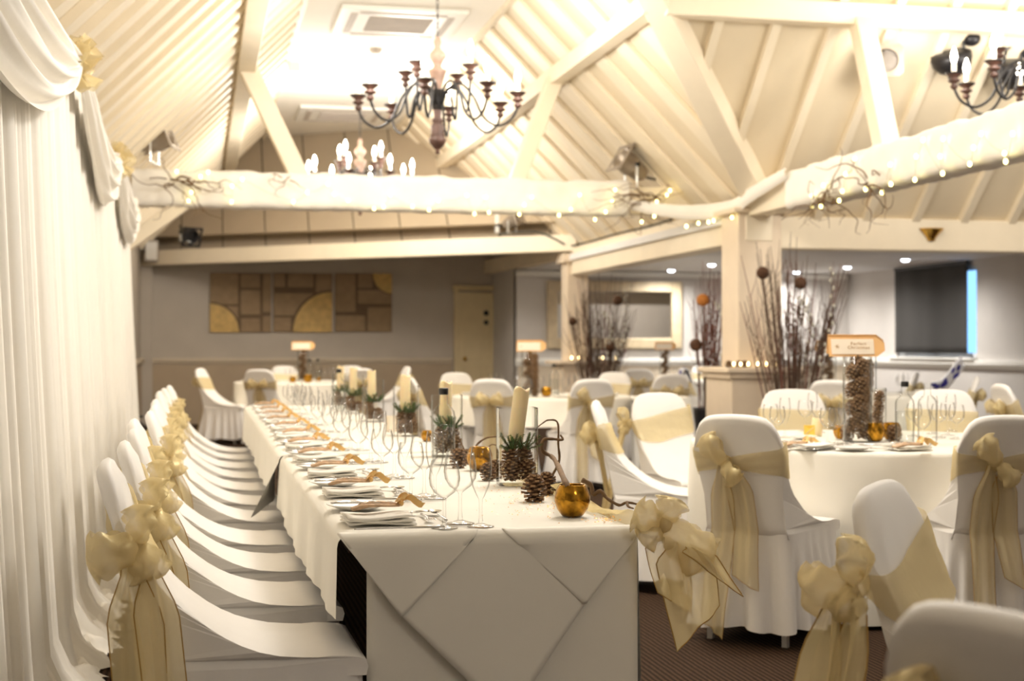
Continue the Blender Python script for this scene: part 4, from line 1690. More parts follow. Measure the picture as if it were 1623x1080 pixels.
b = MB(); b.prism([(-.024, -.0095, .004), (.02, -.0055, .04), (.022, -.0055, .037), (-.02, -.0095, .002)], (0, .001, 0)); b.build('fold_line', M['candle'], t)
p = rpos(1291, 692)
put('candle', (p.x + .03, p.y + .05, ZR), 0, 'cream pillar candle behind the yellow paper', 'candles in the vases', scale=(1.15, 1.15, .5))
gl = [('wine', 1221, 694), ('wine', 1232, 700), ('flute', 1244, 694), ('wine', 1276, 684), ('flute', 1288, 680), ('wine', 1298, 686), ('wine', 1312, 704), ('wine', 1326, 704), ('flute', 1338, 706),
      ('wine', 1449, 692), ('wine', 1462, 707), ('flute', 1478, 688), ('wine', 1488, 694), ('wine', 1502, 690), ('flute', 1507, 684), ('wine', 1516, 696)]
wl = ['far left, beside the covered chair', 'second from the left', 'third from the left', 'left of the cream candle', 'behind the cream candle', 'right of the cream candle', 'first of the trio left of the cone cylinder', 'second of the trio left of the cone cylinder', 'tall one against the cone cylinder',
      'between the two bottles', 'in front of the uncapped bottle', 'behind the uncapped bottle', 'first right of the uncapped bottle', 'second right of the uncapped bottle', 'tall one right of the bottles', 'last on the right, by the covered chair']
for (k, px, py), w in zip(gl, wl):
    put(k, rpos(px, py), 0, ('wine glass ' if k == 'wine' else 'champagne flute ') + w + ', front right table', 'glasses on the front right table', scale=1.0)
put('favour', rpos(1262, 708, ZR + .01), .2, 'gold tied favour left on the front right table', 'favours on the front right table')
put('favour', rpos(1441, 711, ZR + .02), .1, 'gold tied favour in front of the bottles, front right table', 'favours on the front right table', scale=1.1)
put('napkin', rpos(1284, 712), .3, 'white napkin left at the near edge of the front right table', 'napkins on the front right table')
put('napkin', rpos(1437, 713), .1, 'white napkin in front of the bottles, front right table', 'napkins on the front right table')
for k, px, py, rz, w in (('fork', 1303, 709, .9, 'fork left of the near plate'), ('knife', 1318, 713, .35, 'knife left of the near plate'), ('dfork', 1362, 706, 2.4, 'fork lying across the near plate'), ('spoon', 1392, 709, 2.8, 'spoon right of the near plate'), ('fork', 1398, 707, -.6, 'fork right of the near plate'), ('knife', 1404, 714, 2.5, 'knife right of the near plate')):
    put(k, rpos(px, py, ZR + (.016 if px == 1362 else 0)), rz, w + ' on the front right table', 'cutlery on the front right table')

# --- the other round tables: lightly laid, as the photo shows them
def lay_table(name, c, r, n, a0):
    for k in range(n):
        a = a0 + 2 * pi * k / n
        x, y = c.x + (r - .17) * cos(a), c.y + (r - .17) * sin(a)
        put('napkin', (x, y, ZR), a + pi / 2, 'white napkin on the ' + name, 'napkins on the ' + name)
        x2, y2 = c.x + (r - .36) * cos(a + .16), c.y + (r - .36) * sin(a + .16)
        put('wine', (x2, y2, ZR), 0, 'wine glass on the ' + name, 'glasses on the ' + name)
        x2, y2 = c.x + (r - .33) * cos(a + .28), c.y + (r - .33) * sin(a + .28)
        put('flute', (x2, y2, ZR), 0, 'champagne flute on the ' + name, 'flutes on the ' + name)


lay_table('middle round table', T2, .82, 7, .3)
lay_table('far left round table', T1, .88, 7, .5)
lay_table('back round table', T3, .74, 6, .2)
lay_table('aisle round table', T5, .76, 6, .9)

# middle round table
p = at(838, 13.0); p.z = ZR
cyl_cones(Vector((p.x, p.y, ZR)), 'tallcyl', 10, .024, .9, .036, ('tall cone filled cylinder under the middle table sign', 'pine cone in the tall cylinder of the middle table'), 'cones of the middle table')
sign(Vector((p.x + .02, p.y - .02, ZR + .402)), 'kraft tag sign on the cone cylinder of the middle round table', .27)
p = at(848, 12.75)
for k in range(6):
    put('cone%d' % (1 + k % 2), (p.x, p.y, ZR + .062 * k), k, 'pine cone in the stack before the middle table cylinder', 'stacked cones of the middle table', scale=.98)
p = at(866, 12.7); put('bowl', (p.x, p.y, ZR), 1, 'gold bowl on the middle round table right of the cones', 'gold bowls', scale=1.05)
p = at(829, 12.75); put('bowl', (p.x, p.y, ZR), 1, 'gold bowl on the middle round table left of the cones', 'gold bowls', scale=.7)
p = at(878, 13.0); put('bottle', (p.x, p.y, ZR), 0, 'water bottle on the middle round table right of the sign', 'water bottles')
p = at(886, 13.2); put('openbottle', (p.x, p.y, ZR), 0, 'second water bottle on the middle round table', 'water bottles')
p = at(829, 12.6)
b = MB(); b.lathe([(0, .002), (.05, 0), (.075, .03), (.09, .09), (.08, .15), (.06, .18), (.058, .18), (.078, .15), (.087, .09), (.072, .032), (0, .006)], 26)
o = b.build('fishbowl_vase', M['glass']); o.location = (p.x, p.y, ZR); tag(o, 'round glass bowl vase left of the cones on the middle table', 'vase')
# far left table
p = at(480, 18.0)
cyl_cones(Vector((p.x, p.y, ZR)), 'tallcyl', 10, .024, .9, .036, ('tall cone filled cylinder under the far left table sign', 'pine cone in the tall cylinder of the far left table'), 'cones of the far left table')
sign(Vector((p.x, p.y - .02, ZR + .402)), 'kraft tag sign on the cone cylinder of the far left table', .29)
for px, D, w in ((491, 17.9, 'water bottle right beside the cones of the far left table'), (504, 18.0, 'second water bottle right of the far left table sign')):
    p = at(px, D); put('bottle', (p.x, p.y, ZR), 0, w, 'water bottles')
for px, D, s, w in ((488, 17.6, 1.2, 'gold bowl in front of the far left table bottles'), (464, 17.6, .9, 'gold bowl left of the far left table sign'), (505, 17.7, .7, 'small gold bowl right of the far left table bottles')):
    p = at(px, D); put('bowl', (p.x, p.y, ZR), px, w, 'gold bowls', scale=s)
# back table
p = at(1054, 18.3)
cyl_cones(Vector((p.x, p.y, ZR)), 'tallcyl', 9, .024, .9, .04, ('tall cone filled cylinder under the sign before the gilt mirror', 'pine cone in the tall cylinder before the gilt mirror'), 'cones of the back table')
sign(Vector((p.x, p.y - .02, ZR + .402)), 'kraft tag sign on a cone cylinder in front of the gilt mirror', .27)
# aisle table
p = at(1314, 13.8)
cyl_cones(Vector((p.x, p.y, ZR)), 'tallcyl', 9, .024, .9, .04, ('tall cone filled cylinder on the aisle table behind the branches', 'pine cone in the tall cylinder of the aisle table'), 'cones of the aisle table')
sign(Vector((p.x, p.y - .02, ZR + .402)), 'pale tag sign behind the branches, left of the printed one', .27)

# small side table with white cloth between middle and back tables
p = on(1046, 629, .75)
t = thing('side_table', 'small white clothed side table behind the forward facing chair', 'table', (p.x, p.y, 0), -YAW)
b = MB(); b.box((0, 0, .735), (.5, .4, .03)); b.build('tabletop', M['linen'], t, bevel=.01)
b = MB(); b.grid(lambda u, v: (-.252 + .504 * u, -.203 - .01 * sin(u * 30) * (1 - v), .60 + .15 * v), 30, 4); b.build('cloth_edge', M['linen'], t)
for x in (-.22, .22):
    for y in (-.17, .17):
        b = MB(); b.box((x, y, .36), (.045, .045, .72)); b.build('leg', M['white'], t)


def printed_cloth(name, label, pts, w, axis):
    """strip of white cloth with blue flowers laid along pts"""
    c = spl(pts, 14)
    ax = Vector(axis)
    t = thing(name, label, 'cloth', c[0])
    o0 = c[0].copy()
    b = MB()
    b.grid(lambda u, v: c[min(13, int(round(u * 13)))] - o0 + ax * (v - .5) * w + Vector((0, 0, .004 * sin(v * 12 + u * 9))), 14, 7)
    b.build('ground', M['blueprint'], t, solid=.008)
    rr = random.Random(len(label))
    b = MB()
    for k in range(12):
        i = rr.randrange(1, 12)
        v = rr.uniform(-.4, .4)
        d = (c[i + 1] - c[i - 1]).normalized()
        ct = c[i] - o0 + ax * v * w
        nr = d.cross(ax).normalized()
        for s in (-1, 1):
            for q in range(5):
                a = q * 1.2566 + k
                cc = ct + (d * cos(a) + ax * sin(a)) * .015 + nr * .008 * s
                b.add([cc + (d * cos(a + g) + ax * sin(a + g)) * .013 for g in (0, 1.05, 2.1, 3.14, 4.19, 5.24)], [(0, 1, 2, 3, 4, 5)])
    b.build('flower_print', M['blueflower'], t)
    return t


p = at(1080, 15.2)
f = Vector((cC, -cS, 0)); g_ = Vector((cS, cC, 0))
base = Vector((p.x, p.y, 0))
printed_cloth('printed_cloth', 'white cloth with blue flowers over the back of a chair left of the pillar', [base + f * .0 + Vector((0, 0, .70)), base - f * .01 + Vector((0, 0, .86)), base + f * .0 + Vector((0, 0, .955)), base + f * .06 + Vector((0, 0, .94)), base + f * .10 + Vector((0, 0, .80))], .36, g_)
p = at(1510, 12.5)
base = Vector((p.x, p.y, 0))
printed_cloth('printed_cloth', 'white cloth with blue flowers leaning up below the right edge of the blind', [base - f * .17 + Vector((0, 0, .83)), base - f * .08 + Vector((0, 0, .86)), base + f * .02 + Vector((0, 0, .98)), base + f * .09 + Vector((0, 0, 1.06))], .16, (g_ * .5 + f * .3 + Vector((0, 0, -.5))).normalized())
rchair('pair', 1548, 12.75, cdir(1548, 12.75, -1, .3), 'white covered chair under the blue flowered cloth, below the blind')
# ================================================================== DRAPES, LIGHTS, BRANCHES
# backdrop curtain along the left wall
def cx_top(y):
    return -.60 - .004 * (y - 6)


t = thing('backdrop_curtain', 'tall white voile backdrop hung along the left wall with swags and gold rosettes', 'curtain', (0, 0, 0))
rc = random.Random(21)
ph = [rc.uniform(0, 6.28) for _ in range(8)]


def pleat(y):
    return .022 * sin(y * 62 + 2 * sin(y * 5 + ph[0])) + .018 * sin(y * 23 + ph[1] + 1.5 * sin(y * 2.7)) + .01 * sin(y * 101 + ph[2])


def cur(u, v):
    y = 2.9 + 10.1 * u
    z = 2.5 * (1 - v)
    amp = .55 + .6 * v
    x = cx_top(y) + .10 * v ** 1.5 + pleat(y) * amp
    if z < .22:
        q = (1 - z / .22)
        x += .10 * q * q * (1 + .5 * sin(y * 17 + ph[3]) + .3 * sin(y * 39 + ph[4]))
        z = max(.006, z + .03 * q * abs(sin(y * 27 + ph[5])) * (1 if z > .02 else .2))
    if y > 12.8:
        x -= (y - 12.8) * .5
    return (x, y, z)


b = MB(); b.grid(cur, 620, 26); b.build('pleated_panel', M['voile2'], t)
# cloth puddled on the floor
def pud(u, v):
    y = 2.9 + 10.0 * u
    r = abs(sin(y * 13 + ph[6])) * .05 + abs(sin(y * 31 + ph[7])) * .02
    x = cx_top(y) + .12 + (.08 + r) * v + .012 * sin(y * 70 + v * 6)
    z = .008 + (.05 + .03 * sin(y * 47)) * sin(pi * min(1, v * 1.02)) * (1 - .3 * v) + .008 * sin(y * 90 + v * 9)
    return (x, y, max(.004, z))


b = MB(); b.grid(pud, 520, 9); b.build('puddled_hem', M['voile2'], t)
hooks = [0.6, 6.66, 9.9, 12.85]
for k in range(3):
    y0, y1 = hooks[k], hooks[k + 1]

    def sw(u, v, y0=y0, y1=y1, k=k):
        y = y0 + (y1 - y0) * u
        s = 4 * u * (1 - u)
        top = 2.50 - (.18 if k == 0 else .13) * s
        drop = .04 + (.40 if k == 0 else .34) * s
        z = top - drop * v
        fold = .022 * sin(v * 30 + 2.5 * sin(u * 3 + k)) * min(1, s * 2 + .15) + .010 * sin(v * 55 + u * 5)
        x = cx_top(y) + .075 + .05 * s * sin(pi * v) + fold
        return (x, y, z + .01 * sin(u * 9 + v * 4))
    b = MB(); b.grid(sw, 60, 44); b.build('swag', M['voile2'], t)

def rosette(c, s, seed):
    rr = random.Random(seed)
    b = MB()
    for k in range(15):
        a = k * 2.4
        out = .35 + .65 * (k / 14)
        d = Vector((1.0 - .75 * out, cos(a) * out, sin(a) * out)).normalized()
        sd = d.cross(Vector((1, .2, .1))).normalized()
        up = sd.cross(d)
        L = s * rr.uniform(.7, 1.1)

        def fn(u, v, d=d, sd=sd, up=up, L=L, p=rr.uniform(0, 6)):
            w = L * .75 * sin(pi * min(1, .08 + u * .85)) ** .7
            return tuple(Vector(c) + d * L * u + sd * w * (v - .5) + up * (.25 * L * sin(pi * v) * u + .012 * sin(9 * v + p) * u))
        b.grid(fn, 7, 7)
    return b


for k, y in ((1, hooks[1]), (2, hooks[2])):
    rosette((cx_top(y) + .01, y - .02, 2.45), .17, k).build('rosette', M['organza'], t)

# ------------------------------------------------------------------ voile wrapped round the beams
def wrap(name, label, p0, p1, hw, hh, seed, amp=.0065, tw=4.5):
    rr = random.Random(seed)
    p0, p1 = Vector(p0), Vector(p1)
    d = (p1 - p0)
    L = d.length
    d.normalize()
    sd = d.cross(Vector((0, 0, 1))).normalized()
    a_, b_ = rr.uniform(0, 6), rr.uniform(0, 6)

    def fn(u, v):
        a = 2 * pi * v
        s = u * L
        c, sn = cos(a), sin(a)
        e = (abs(c) ** 6 + abs(sn) ** 6) ** (-1 / 6)
        f = amp * sin(tw * s * 2.2 + 2.2 * a + 1.3 * sin(3 * s + a_)) + amp * .7 * sin(tw * s * 4.7 - 3 * a + b_)
        top = .016 * (.5 + .5 * sin(s * 7 + a_)) * max(0, sn) + .006 * sin(s * 17 + b_) * max(0, sn)
        x = (hw + abs(f)) * c * e
        z = (hh + abs(f) * .8 + top) * sn * e
        return tuple(p0 + d * s + sd * x + Vector((0, 0, z)))
    b = MB()
    b.grid(fn, int(L / .03), 36, cv=True)
    return tag(b.build(name, M['voile2']), label, 'drape')


wrap('beam_drape', 'white voile wrapped round the long tie beam under the chandelier', (-.62, 13.65, 2.665), (4.15, 13.65, 2.665), .125, .165, 3)
wrap('beam_drape', 'white voile wrapped round the beam rising to the right edge', (4.9, 3.2, 2.50), (4.9, 11.1, 2.50), .135, .155, 4)
b = MB()
c = spl([(4.15, 13.5, 2.6), (4.55, 13.1, 2.50), (4.72, 12.3, 2.46), (4.70, 11.7, 2.53), (4.74, 11.0, 2.64)], 40)
b.grid(lambda u, v: tuple(c[min(39, int(round(u * 39)))] + Vector((-.03 * sin(v * pi), 0, (v - .5) * (.10 + .05 * sin(u * pi)))) + Vector((.008 * sin(v * 20), 0, 0))), 40, 8)
tag(b.build('voile_scarf', M['voile2']), 'thin white voile scarf swagged past the top of the front pillar', 'drape')


def string(name, label, pts):
    t = thing(name, label, 'fairy lights', pts[0], 0, 'fairy light strings')
    o = pts[0].copy()
    b = MB()
    path = []
    for a, c in zip(pts, pts[1:]):
        m = (a + c) / 2 + Vector((0, 0, -.02))
        path += [a - o, m - o]
    path.append(pts[-1] - o)
    b.tube(path, .0018, 4)
    b.build('wire', M['wire'], t)
    b = MB(); b.ball((0, 0, 0), .013, 8, 6, sc=(1, 1, 1.3))
    first = b.build('bulb', M['fairy'], t)
    first.location = (0, 0, 0)
    for p in pts[1:]:
        q = first.copy()
        col.objects.link(q)
        q.parent = t
        q.location = p - o
    return t


tie_px = [(280, 272), (299, 318), (303, 305), (318, 280), (330, 273), (367, 320), (368, 295), (384, 284), (465, 320), (487, 305), (520, 292), (530, 308), (552, 318), (593, 331), (608, 328), (619, 309), (654, 327), (680, 333), (695, 318), (740, 310), (752, 339), (770, 313), (775, 337), (823, 340), (831, 325), (843, 313), (886, 341), (905, 332), (919, 309), (943, 348), (960, 336), (970, 318), (975, 301), (1017, 352), (1041, 320), (1037, 343), (1057, 309), (1062, 302)]
string('fairy_light_string', 'warm fairy lights over the voile of the long tie beam', [onY(x, y, 13.46) for x, y in tie_px])
rt_px = [(1286, 309), (1287, 327), (1301, 327), (1305, 294), (1330, 318), (1335, 303), (1340, 276), (1355, 252), (1372, 300), (1398, 305), (1411, 261), (1412, 292), (1450, 285), (1452, 248), (1463, 222), (1494, 275), (1490, 248), (1495, 220), (1537, 260), (1543, 234), (1555, 212), (1592, 243), (1594, 256), (1605, 212)]
string('fairy_light_string', 'warm fairy lights over the voile of the right hand beam', [onX(x, y, 4.72) for x, y in rt_px])
md_px = [(1088, 359), (1107, 354), (1123, 352), (1131, 350), (1150, 347), (1160, 345), (1167, 335), (1208, 327), (1227, 318)]
string('fairy_light_string', 'short run of fairy lights past the front pillar top', [at(x, 12.75 if x > 1150 else 13.2) + Vector((0, 0, zz(y, 12.75 if x > 1150 else 13.2))) for x, y in md_px])


def garland(label, c, du, L, n, seed, red=False):
    """bundle of contorted twigs tied to a beam; c centre, du direction along the beam"""
    rr = random.Random(seed)
    t = thing('twig_garland', label, 'twigs', c, 0, 'twig bundles on the beams')
    du = Vector(du)
    for k in range(n):
        p = Vector((rr.uniform(-.12, .12) * du[0], rr.uniform(-.12, .12) * du[1], rr.uniform(-.05, .05)))
        s = rr.choice((-1, 1))
        d = du * s + Vector((rr.uniform(-.2, .2), rr.uniform(-.2, .2), rr.uniform(-.6, .5)))
        pts = [p.copy()]
        for q in range(9):
            d = (d.normalized() + Vector((rr.uniform(-.7, .7), rr.uniform(-.7, .7), rr.uniform(-.75, .65))) * 1.15 + du * s * .22).normalized()
            p = p + d * L / 9
            pts.append(p.copy())
        b = MB()
        cc = spl(pts, 30)
        b.tube(cc, [.007 * (1 - .75 * i / 29) for i in range(30)], 5)
        if rr.random() < .6:
            i = rr.randrange(8, 18)
            e = [cc[i] + Vector((rr.uniform(-.03, .03) * q, rr.uniform(-.03, .03) * q, -.035 * q + rr.uniform(-.02, .02))) for q in range(5)]
            b.tube(spl(e, 12), [.004 * (1 - .7 * i_ / 11) for i_ in range(12)], 5)
        b.build('twig', M['twig'], t)
    return t


garland('twig bundle tied on the left end of the tie beam', onY(285, 290, 13.42), (1, 0, .0), .55, 13, 1)
garland('twig bundle tied on the right end of the tie beam', onY(1030, 318, 13.42), (1, 0, -.05), .62, 13, 2)
garland('curly twig bundle at the left end of the right hand beam', onX(1305, 315, 4.70), (0, -1, .05), .5, 11, 3)
garland('second curly twig bundle on the right hand beam', onX(1385, 285, 4.70), (0, -1, -.25), .45, 7, 4)
garland('small twig curl on the tie beam below the left strut', onY(455, 285, 13.44), (1, 0, 0), .2, 3, 5)


# ------------------------------------------------------------------ chandeliers
def chandelier(loc, label, top):
    t = thing('chandelier', label, 'chandelier', loc, .35, 'candle chandeliers')
    b = MB()
    b.lathe([(0, -.42), (.012, -.415), (.02, -.40), (.012, -.385), (.03, -.37), (.062, -.33), (.07, -.30), (.055, -.285), (.06, -.275), (.05, -.25), (.055, -.2), (.035, -.17), (.05, -.155), (.03, -.13), (.035, -.06), (.032, .0)], 20)
    b.build('finial', M['wood'], t)
    b = MB()
    b.lathe([(.03, 0), (.034, .06), (.03, .09), (.045, .15), (.07, .22), (.075, .24), (.05, .25), (.03, .27), (.04, .3), (.07, .34), (.065, .37), (.035, .40), (.022, .42), (.03, .46), (.018, .5), (0, .5)], 20)
    b.build('turned_column', M['palewood'], t)
    b = MB(); b.lathe([(.036, -.07), (.042, -.065), (.042, .085), (.036, .09)], 16); b.build('collar', M['iron'], t)
    b = MB()
    z = .5
    i = 0
    while loc[2] + z < top:
        ring = [(.012 * cos(q * pi / 3) * (1 if i % 2 else 0), .012 * cos(q * pi / 3) * (0 if i % 2 else 1), z + .02 + .022 * sin(q * pi / 3)) for q in range(7)]
        b.tube(ring, .0028, 5, caps=False)
        z += .036
        i += 1
    b.build('chain', M['iron'], t)

    def arm(a, R_, ztip, upper):
        if upper:
            prof = [(.035, -.02), (.10, .08), (.2, .06), (.24, -.08), (.27, -.10), (.29, .0), (R_, ztip - .06)]
        else:
            prof = [(.035, -.03), (.09, .10), (.19, .13), (.29, .02), (.36, -.13), (.47, -.20), (.57, -.16), (.62, -.08), (R_, ztip)]
        ca, sa = cos(a), sin(a)
        m = MB()
        m.tube(spl([(r * ca, r * sa, z_) for r, z_ in prof], 30), .0105, 8)
        o = m.build('arm', M['iron'], t)
        cx, cy_ = R_ * ca, R_ * sa
        z0 = prof[-1][1]
        m = MB(); m.lathe([(.006, z0 - .05), (.022, z0 - .04), (.03, z0 - .02), (.016, z0 - .006), (.02, z0), (.042, z0 + .012), (.046, z0 + .022), (.024, z0 + .034), (.03, z0 + .045), (.05, z0 + .058), (.054, z0 + .066)], 16, c=(cx, cy_, 0)); m.build('candle_cup', M['wood'], o)
        m = MB(); m.lathe([(.0, z0 + .064), (.06, z0 + .066), (.068, z0 + .076), (.06, z0 + .073), (0, z0 + .07)], 18, c=(cx, cy_, 0)); m.build('drip_pan', M['iron'], o)
        m = MB(); m.lathe([(.0185, z0 + .07), (.0185, z0 + .15), (0, z0 + .152)], 12, c=(cx, cy_, 0)); m.build('candle_sleeve', M['sleeve'], o)
        m = MB(); m.lathe([(.011, z0 + .15), (.022, z0 + .175), (.0255, z0 + .20), (.019, z0 + .235), (.008, z0 + .266), (0, z0 + .276)], 12, c=(cx, cy_, 0)); m.build('bulb', M['bulb'], o)
    for k in range(8):
        arm(k * pi / 4 + .12, .63, -.02, False)
    for k in range(4):
        arm(k * pi / 2 + .5, .30, .24, True)
    return t


chandelier(CHAND[0], 'nearer iron and wood candle chandelier hanging over the tie beam', CE)
chandelier(CHAND[1], 'far candle chandelier half hidden behind the tie beam', CE)
chandelier(CHAND[2], 'candle chandelier at the top right, cut by the edge of the photo', CE)


# ------------------------------------------------------------------ stage lamps and other fittings on the beams
def par_can(p, aim, label, s=1.0, m='alu', post=.16):
    """p: centre of the can, aim: direction of its mouth"""
    t = thing('stage_lamp', label, 'spotlight', (p.x, p.y, p.z))
    aim = Vector(aim).normalized()
    Tm = aim.to_track_quat('Z', 'Y').to_matrix().to_4x4()
    b = MB(); b.lathe([(0, -.16), (.03, -.158), (.06, -.14), (.075, -.10), (.082, -.02), (.095, 0), (.095, .1), (.1, .105), (.1, .115), (.09, .115), (.088, .0)], 24); b.xf(Matrix.Scale(s, 4)); b.xf(Tm); b.build('can', M['lampmetal' if m == 'alu' else m], t)
    b = MB(); b.lathe([(0, .03), (.086, .035)], 20); b.xf(Matrix.Scale(s, 4)); b.xf(Tm); b.build('lens', M['china'] if m == 'alu' else M['black'], t)
    b = MB()
    for a in range(4):
        q = MB(); q.box((0, .115, .118), (.25, .03, .006)); q.xf(Matrix.Rotation(a * pi / 2, 4, 'Z')); b.add(q.v, q.f)
    b.xf(Matrix.Scale(s, 4)); b.xf(Tm); b.build('gel_frame', M['lampmetal' if m == 'alu' else m], t)
    b = MB()
    sx = Tm.to_3x3() @ Vector((1, 0, 0))
    for sg in (-1, 1):
        b.beam(sx * sg * .105 * s, Vector((sx.x * sg * .105 * s, sx.y * sg * .105 * s, -post)), .03 * s, .006, up=aim)
    b.beam(Vector((sx.x * -.105, sx.y * -.105, -post / s)) * s, Vector((sx.x * .105, sx.y * .105, -post / s)) * s, .03 * s, .008)
    b.build('yoke', M['white'], t)
    b = MB(); b.tube([Tm @ Vector((0, 0, -.15 * s)), Tm @ Vector((0, .02, -.2 * s)), Tm @ Vector((0, .05, -.25 * s))], .012, 6); b.build('cable', M['cable'], t)
    b = MB(); b.lathe([(0, -.012), (.022, -.01), (.022, .01), (0, .012)], 8); b.xf(Matrix.Translation(sx * .12 * s) @ sx.to_track_quat('Z', 'Y').to_matrix().to_4x4()); b.build('knob', M['black'], t)
    return t


par_can(onY(245, 222, 13.6), (.75, -.2, .35), 'silver stage lamp on the left end of the tie beam', 1.25, post=.22)
par_can(onY(1000, 263, 13.6), (-.75, -.15, .5), 'silver stage lamp on the right end of the tie beam', 1.2, post=.24)
par_can(onY(812, 350, 18.55), (.5, -.5, .3), 'small silver stage lamp standing on the far slanting beam', .95, post=.16)
b = MB(); q = onY(788, 368, 18.75); b.box((q.x, q.y, q.z + .12), (.05, .04, .26))
tag(b.build('lamp_post', M['white'], bevel=.004), 'short white post on the far slanting beam beside a lamp', 'post')
par_can(onY(298, 372, 20.5), (.4, -.7, -.3), 'dark stage lamp in the shadow at the far left gable', 1.1, 'blackmetal', .1)
# square faced lamp under the wing purlin
p = onY(1405, 96, 10.55)
t = thing('stage_lamp', 'square silver lamp with round black mesh under the right hand purlin', 'spotlight', (p.x, p.y, p.z), -.55)
b = MB()
n_ = 24
outer = [(x * .125, 0, z * .125) for x, z in ((-1, -1), (1, -1), (1, 1), (-1, 1))]
vs = []
for k in range(n_):
    a = 2 * pi * (k + .5) / n_
    c, s_ = cos(a), sin(a)
    e = 1 / max(abs(c), abs(s_))
    vs.append((.135 * c * e, 0, .13 * s_ * e))
for k in range(n_):
    a = 2 * pi * (k + .5) / n_
    vs.append((.095 * cos(a), 0, .095 * sin(a)))
b.add(vs, [(k, (k + 1) % n_, n_ + (k + 1) % n_, n_ + k) for k in range(n_)])
b.build('face_plate', M['lampmetal'], t, solid=.006)
b = MB(); b.lathe([(.095, 0), (.095, .14), (.07, .2), (0, .22)], 24); b.xf(Matrix.Rotation(-pi / 2, 4, 'X')); b.build('can', M['black'], t)
b = MB()
for k in range(-7, 8):
    w = sqrt(max(0, .09 ** 2 - (k * .0125) ** 2))
    b.tube([(-w, .02, k * .0125), (w, .02, k * .0125)], .0022, 4)
    b.tube([(k * .0125, .02, -w), (k * .0125, .02, w)], .0022, 4)
b.build('mesh_grille', M['grille'], t)
b = MB(); b.tube([(-.11, 0, .13), (-.11, .02, .25)], .005); b.tube([(.11, 0, .13), (.11, .02, .25)], .005); b.build('hanger', M['grille'], t)
b = MB(); b.tube(spl([(-.06, 0, .125), (-.08, 0, .18), (-.09, .02, .26)], 8), .005); b.build('cable', M['redcable'], t)


def dome_lamp(p, turn, label):
    t = thing('disco_lamp', label, 'spotlight', (p.x, p.y, p.z), turn)
    T = Matrix.Rotation(radians(200), 4, 'X') @ Matrix.Rotation(radians(12), 4, 'Y')
    b = MB(); b.lathe([(0, .12), (.05, .115), (.11, .09), (.155, .04), (.17, -.02), (.165, -.06), (.13, -.075), (.05, -.08), (0, -.08)], 28); b.xf(T); b.build('dome', M['blackmetal'], t)
    b = MB(); b.lathe([(0, .16), (.04, .155), (.045, .11)], 16); b.xf(T); b.build('boss', M['black'], t)
    b = MB(); b.tube(spl([(-.12, 0, .05), (-.08, .0, .16), (.0, .02, .20), (.08, 0, .22)], 12), .012, 6); b.tube(spl([(.12, .02, .03), (.1, 0, .14), (.12, 0, .2)], 8), .012, 6); b.build('bracket', M['black'], t)
    b = MB(); b.ball((.17, .0, .18), .065, 16, 10, sc=(1.1, 1, .95)); b.build('motor', M['blackmetal'], t)
    b = MB(); b.tube(spl([(-.02, 0, .2), (-.03, .02, .3), (-.06, .03, .38)], 8), .004, 5); b.build('cable', M['cable'], t)
    return t


dome_lamp(onY(1508, 96, 10.75), -.2, 'round black disco lamp behind the right chandelier')
dome_lamp(onY(1606, 112, 10.75), .3, 'second black disco lamp at the right edge behind the chandelier')
# speaker and small wall lights
p = onY(227, 396, 21.6)
t = thing('loudspeaker', 'small white loudspeaker high in the far left corner', 'speaker', (-.72, 21.9, p.z - .1))
b = MB(); b.box((0, 0, .1), (.2, .2, .32)); b.build('case', M['grille'], t, bevel=.02)
b = MB(); b.box((0, -.103, .1), (.16, .008, .26)); b.build('front_grille', M['china'], t)
b = MB(); b.tube([(0, .1, .1), (0, .3, .1)], .02); b.build('bracket', M['brass'], t)
p = onY(1478, 371, 12.0)
t = thing('wall_uplighter', 'brass shell uplighter on the beam above the blind', 'wall light', (p.x, 12.03, p.z))
b = MB()
b.grid(lambda u, v: (.12 * cos(pi * u) * (.25 + .75 * v), -.10 * sin(pi * u) * (.25 + .75 * v), -.06 + .11 * v ** .8), 16, 8)
b.build('shell', M['brass'], t, solid=.006)
b = MB(); b.box((0, -.005, -.02), (.08, .012, .09)); b.build('back_plate', M['brass'], t, bevel=.005)
# dark cables on the arcade beams
b = MB()
b.tube(spl([(4.75, 18.2, 2.52), (4.76, 17.2, 2.51), (4.75, 16.0, 2.515), (4.76, 14.9, 2.505), (4.75, 14.0, 2.51)], 40), .012, 6)
tag(b.build('cable_run', M['cable']), 'dark cable along the top of the arcade beam between the pillars', 'cable')
b = MB()
b.tube(spl([(3.9, 18.66, 2.7), (4.1, 18.5, 2.72), (4.35, 18.3, 2.71), (4.55, 18.2, 2.62), (4.66, 18.1, 2.54)], 24), .014, 6)
tag(b.build('cable_run', M['cable']), 'dark cable looping down to the far pillar top', 'cable')
# fire extinguisher behind the curtain end
p = at(221, 14.2)
t = thing('fire_extinguisher', 'red fire extinguisher on the floor past the end of the curtain', 'fire extinguisher', (-.64, 14.2, 0))
b = MB(); b.lathe([(0, 0), (.07, 0), (.075, .01), (.075, .38), (.06, .43), (.03, .45), (0, .45)], 20); b.build('cylinder', M['red'], t)
b = MB(); b.lathe([(.03, .44), (.025, .5), (0, .5)], 12); b.box((.03, 0, .52), (.13, .03, .02)); b.tube(spl([(.03, .03, .48), (.11, .05, .4), (.09, .05, .15)], 10), .012, 6); b.build('valve_and_hose', M['black'], t)


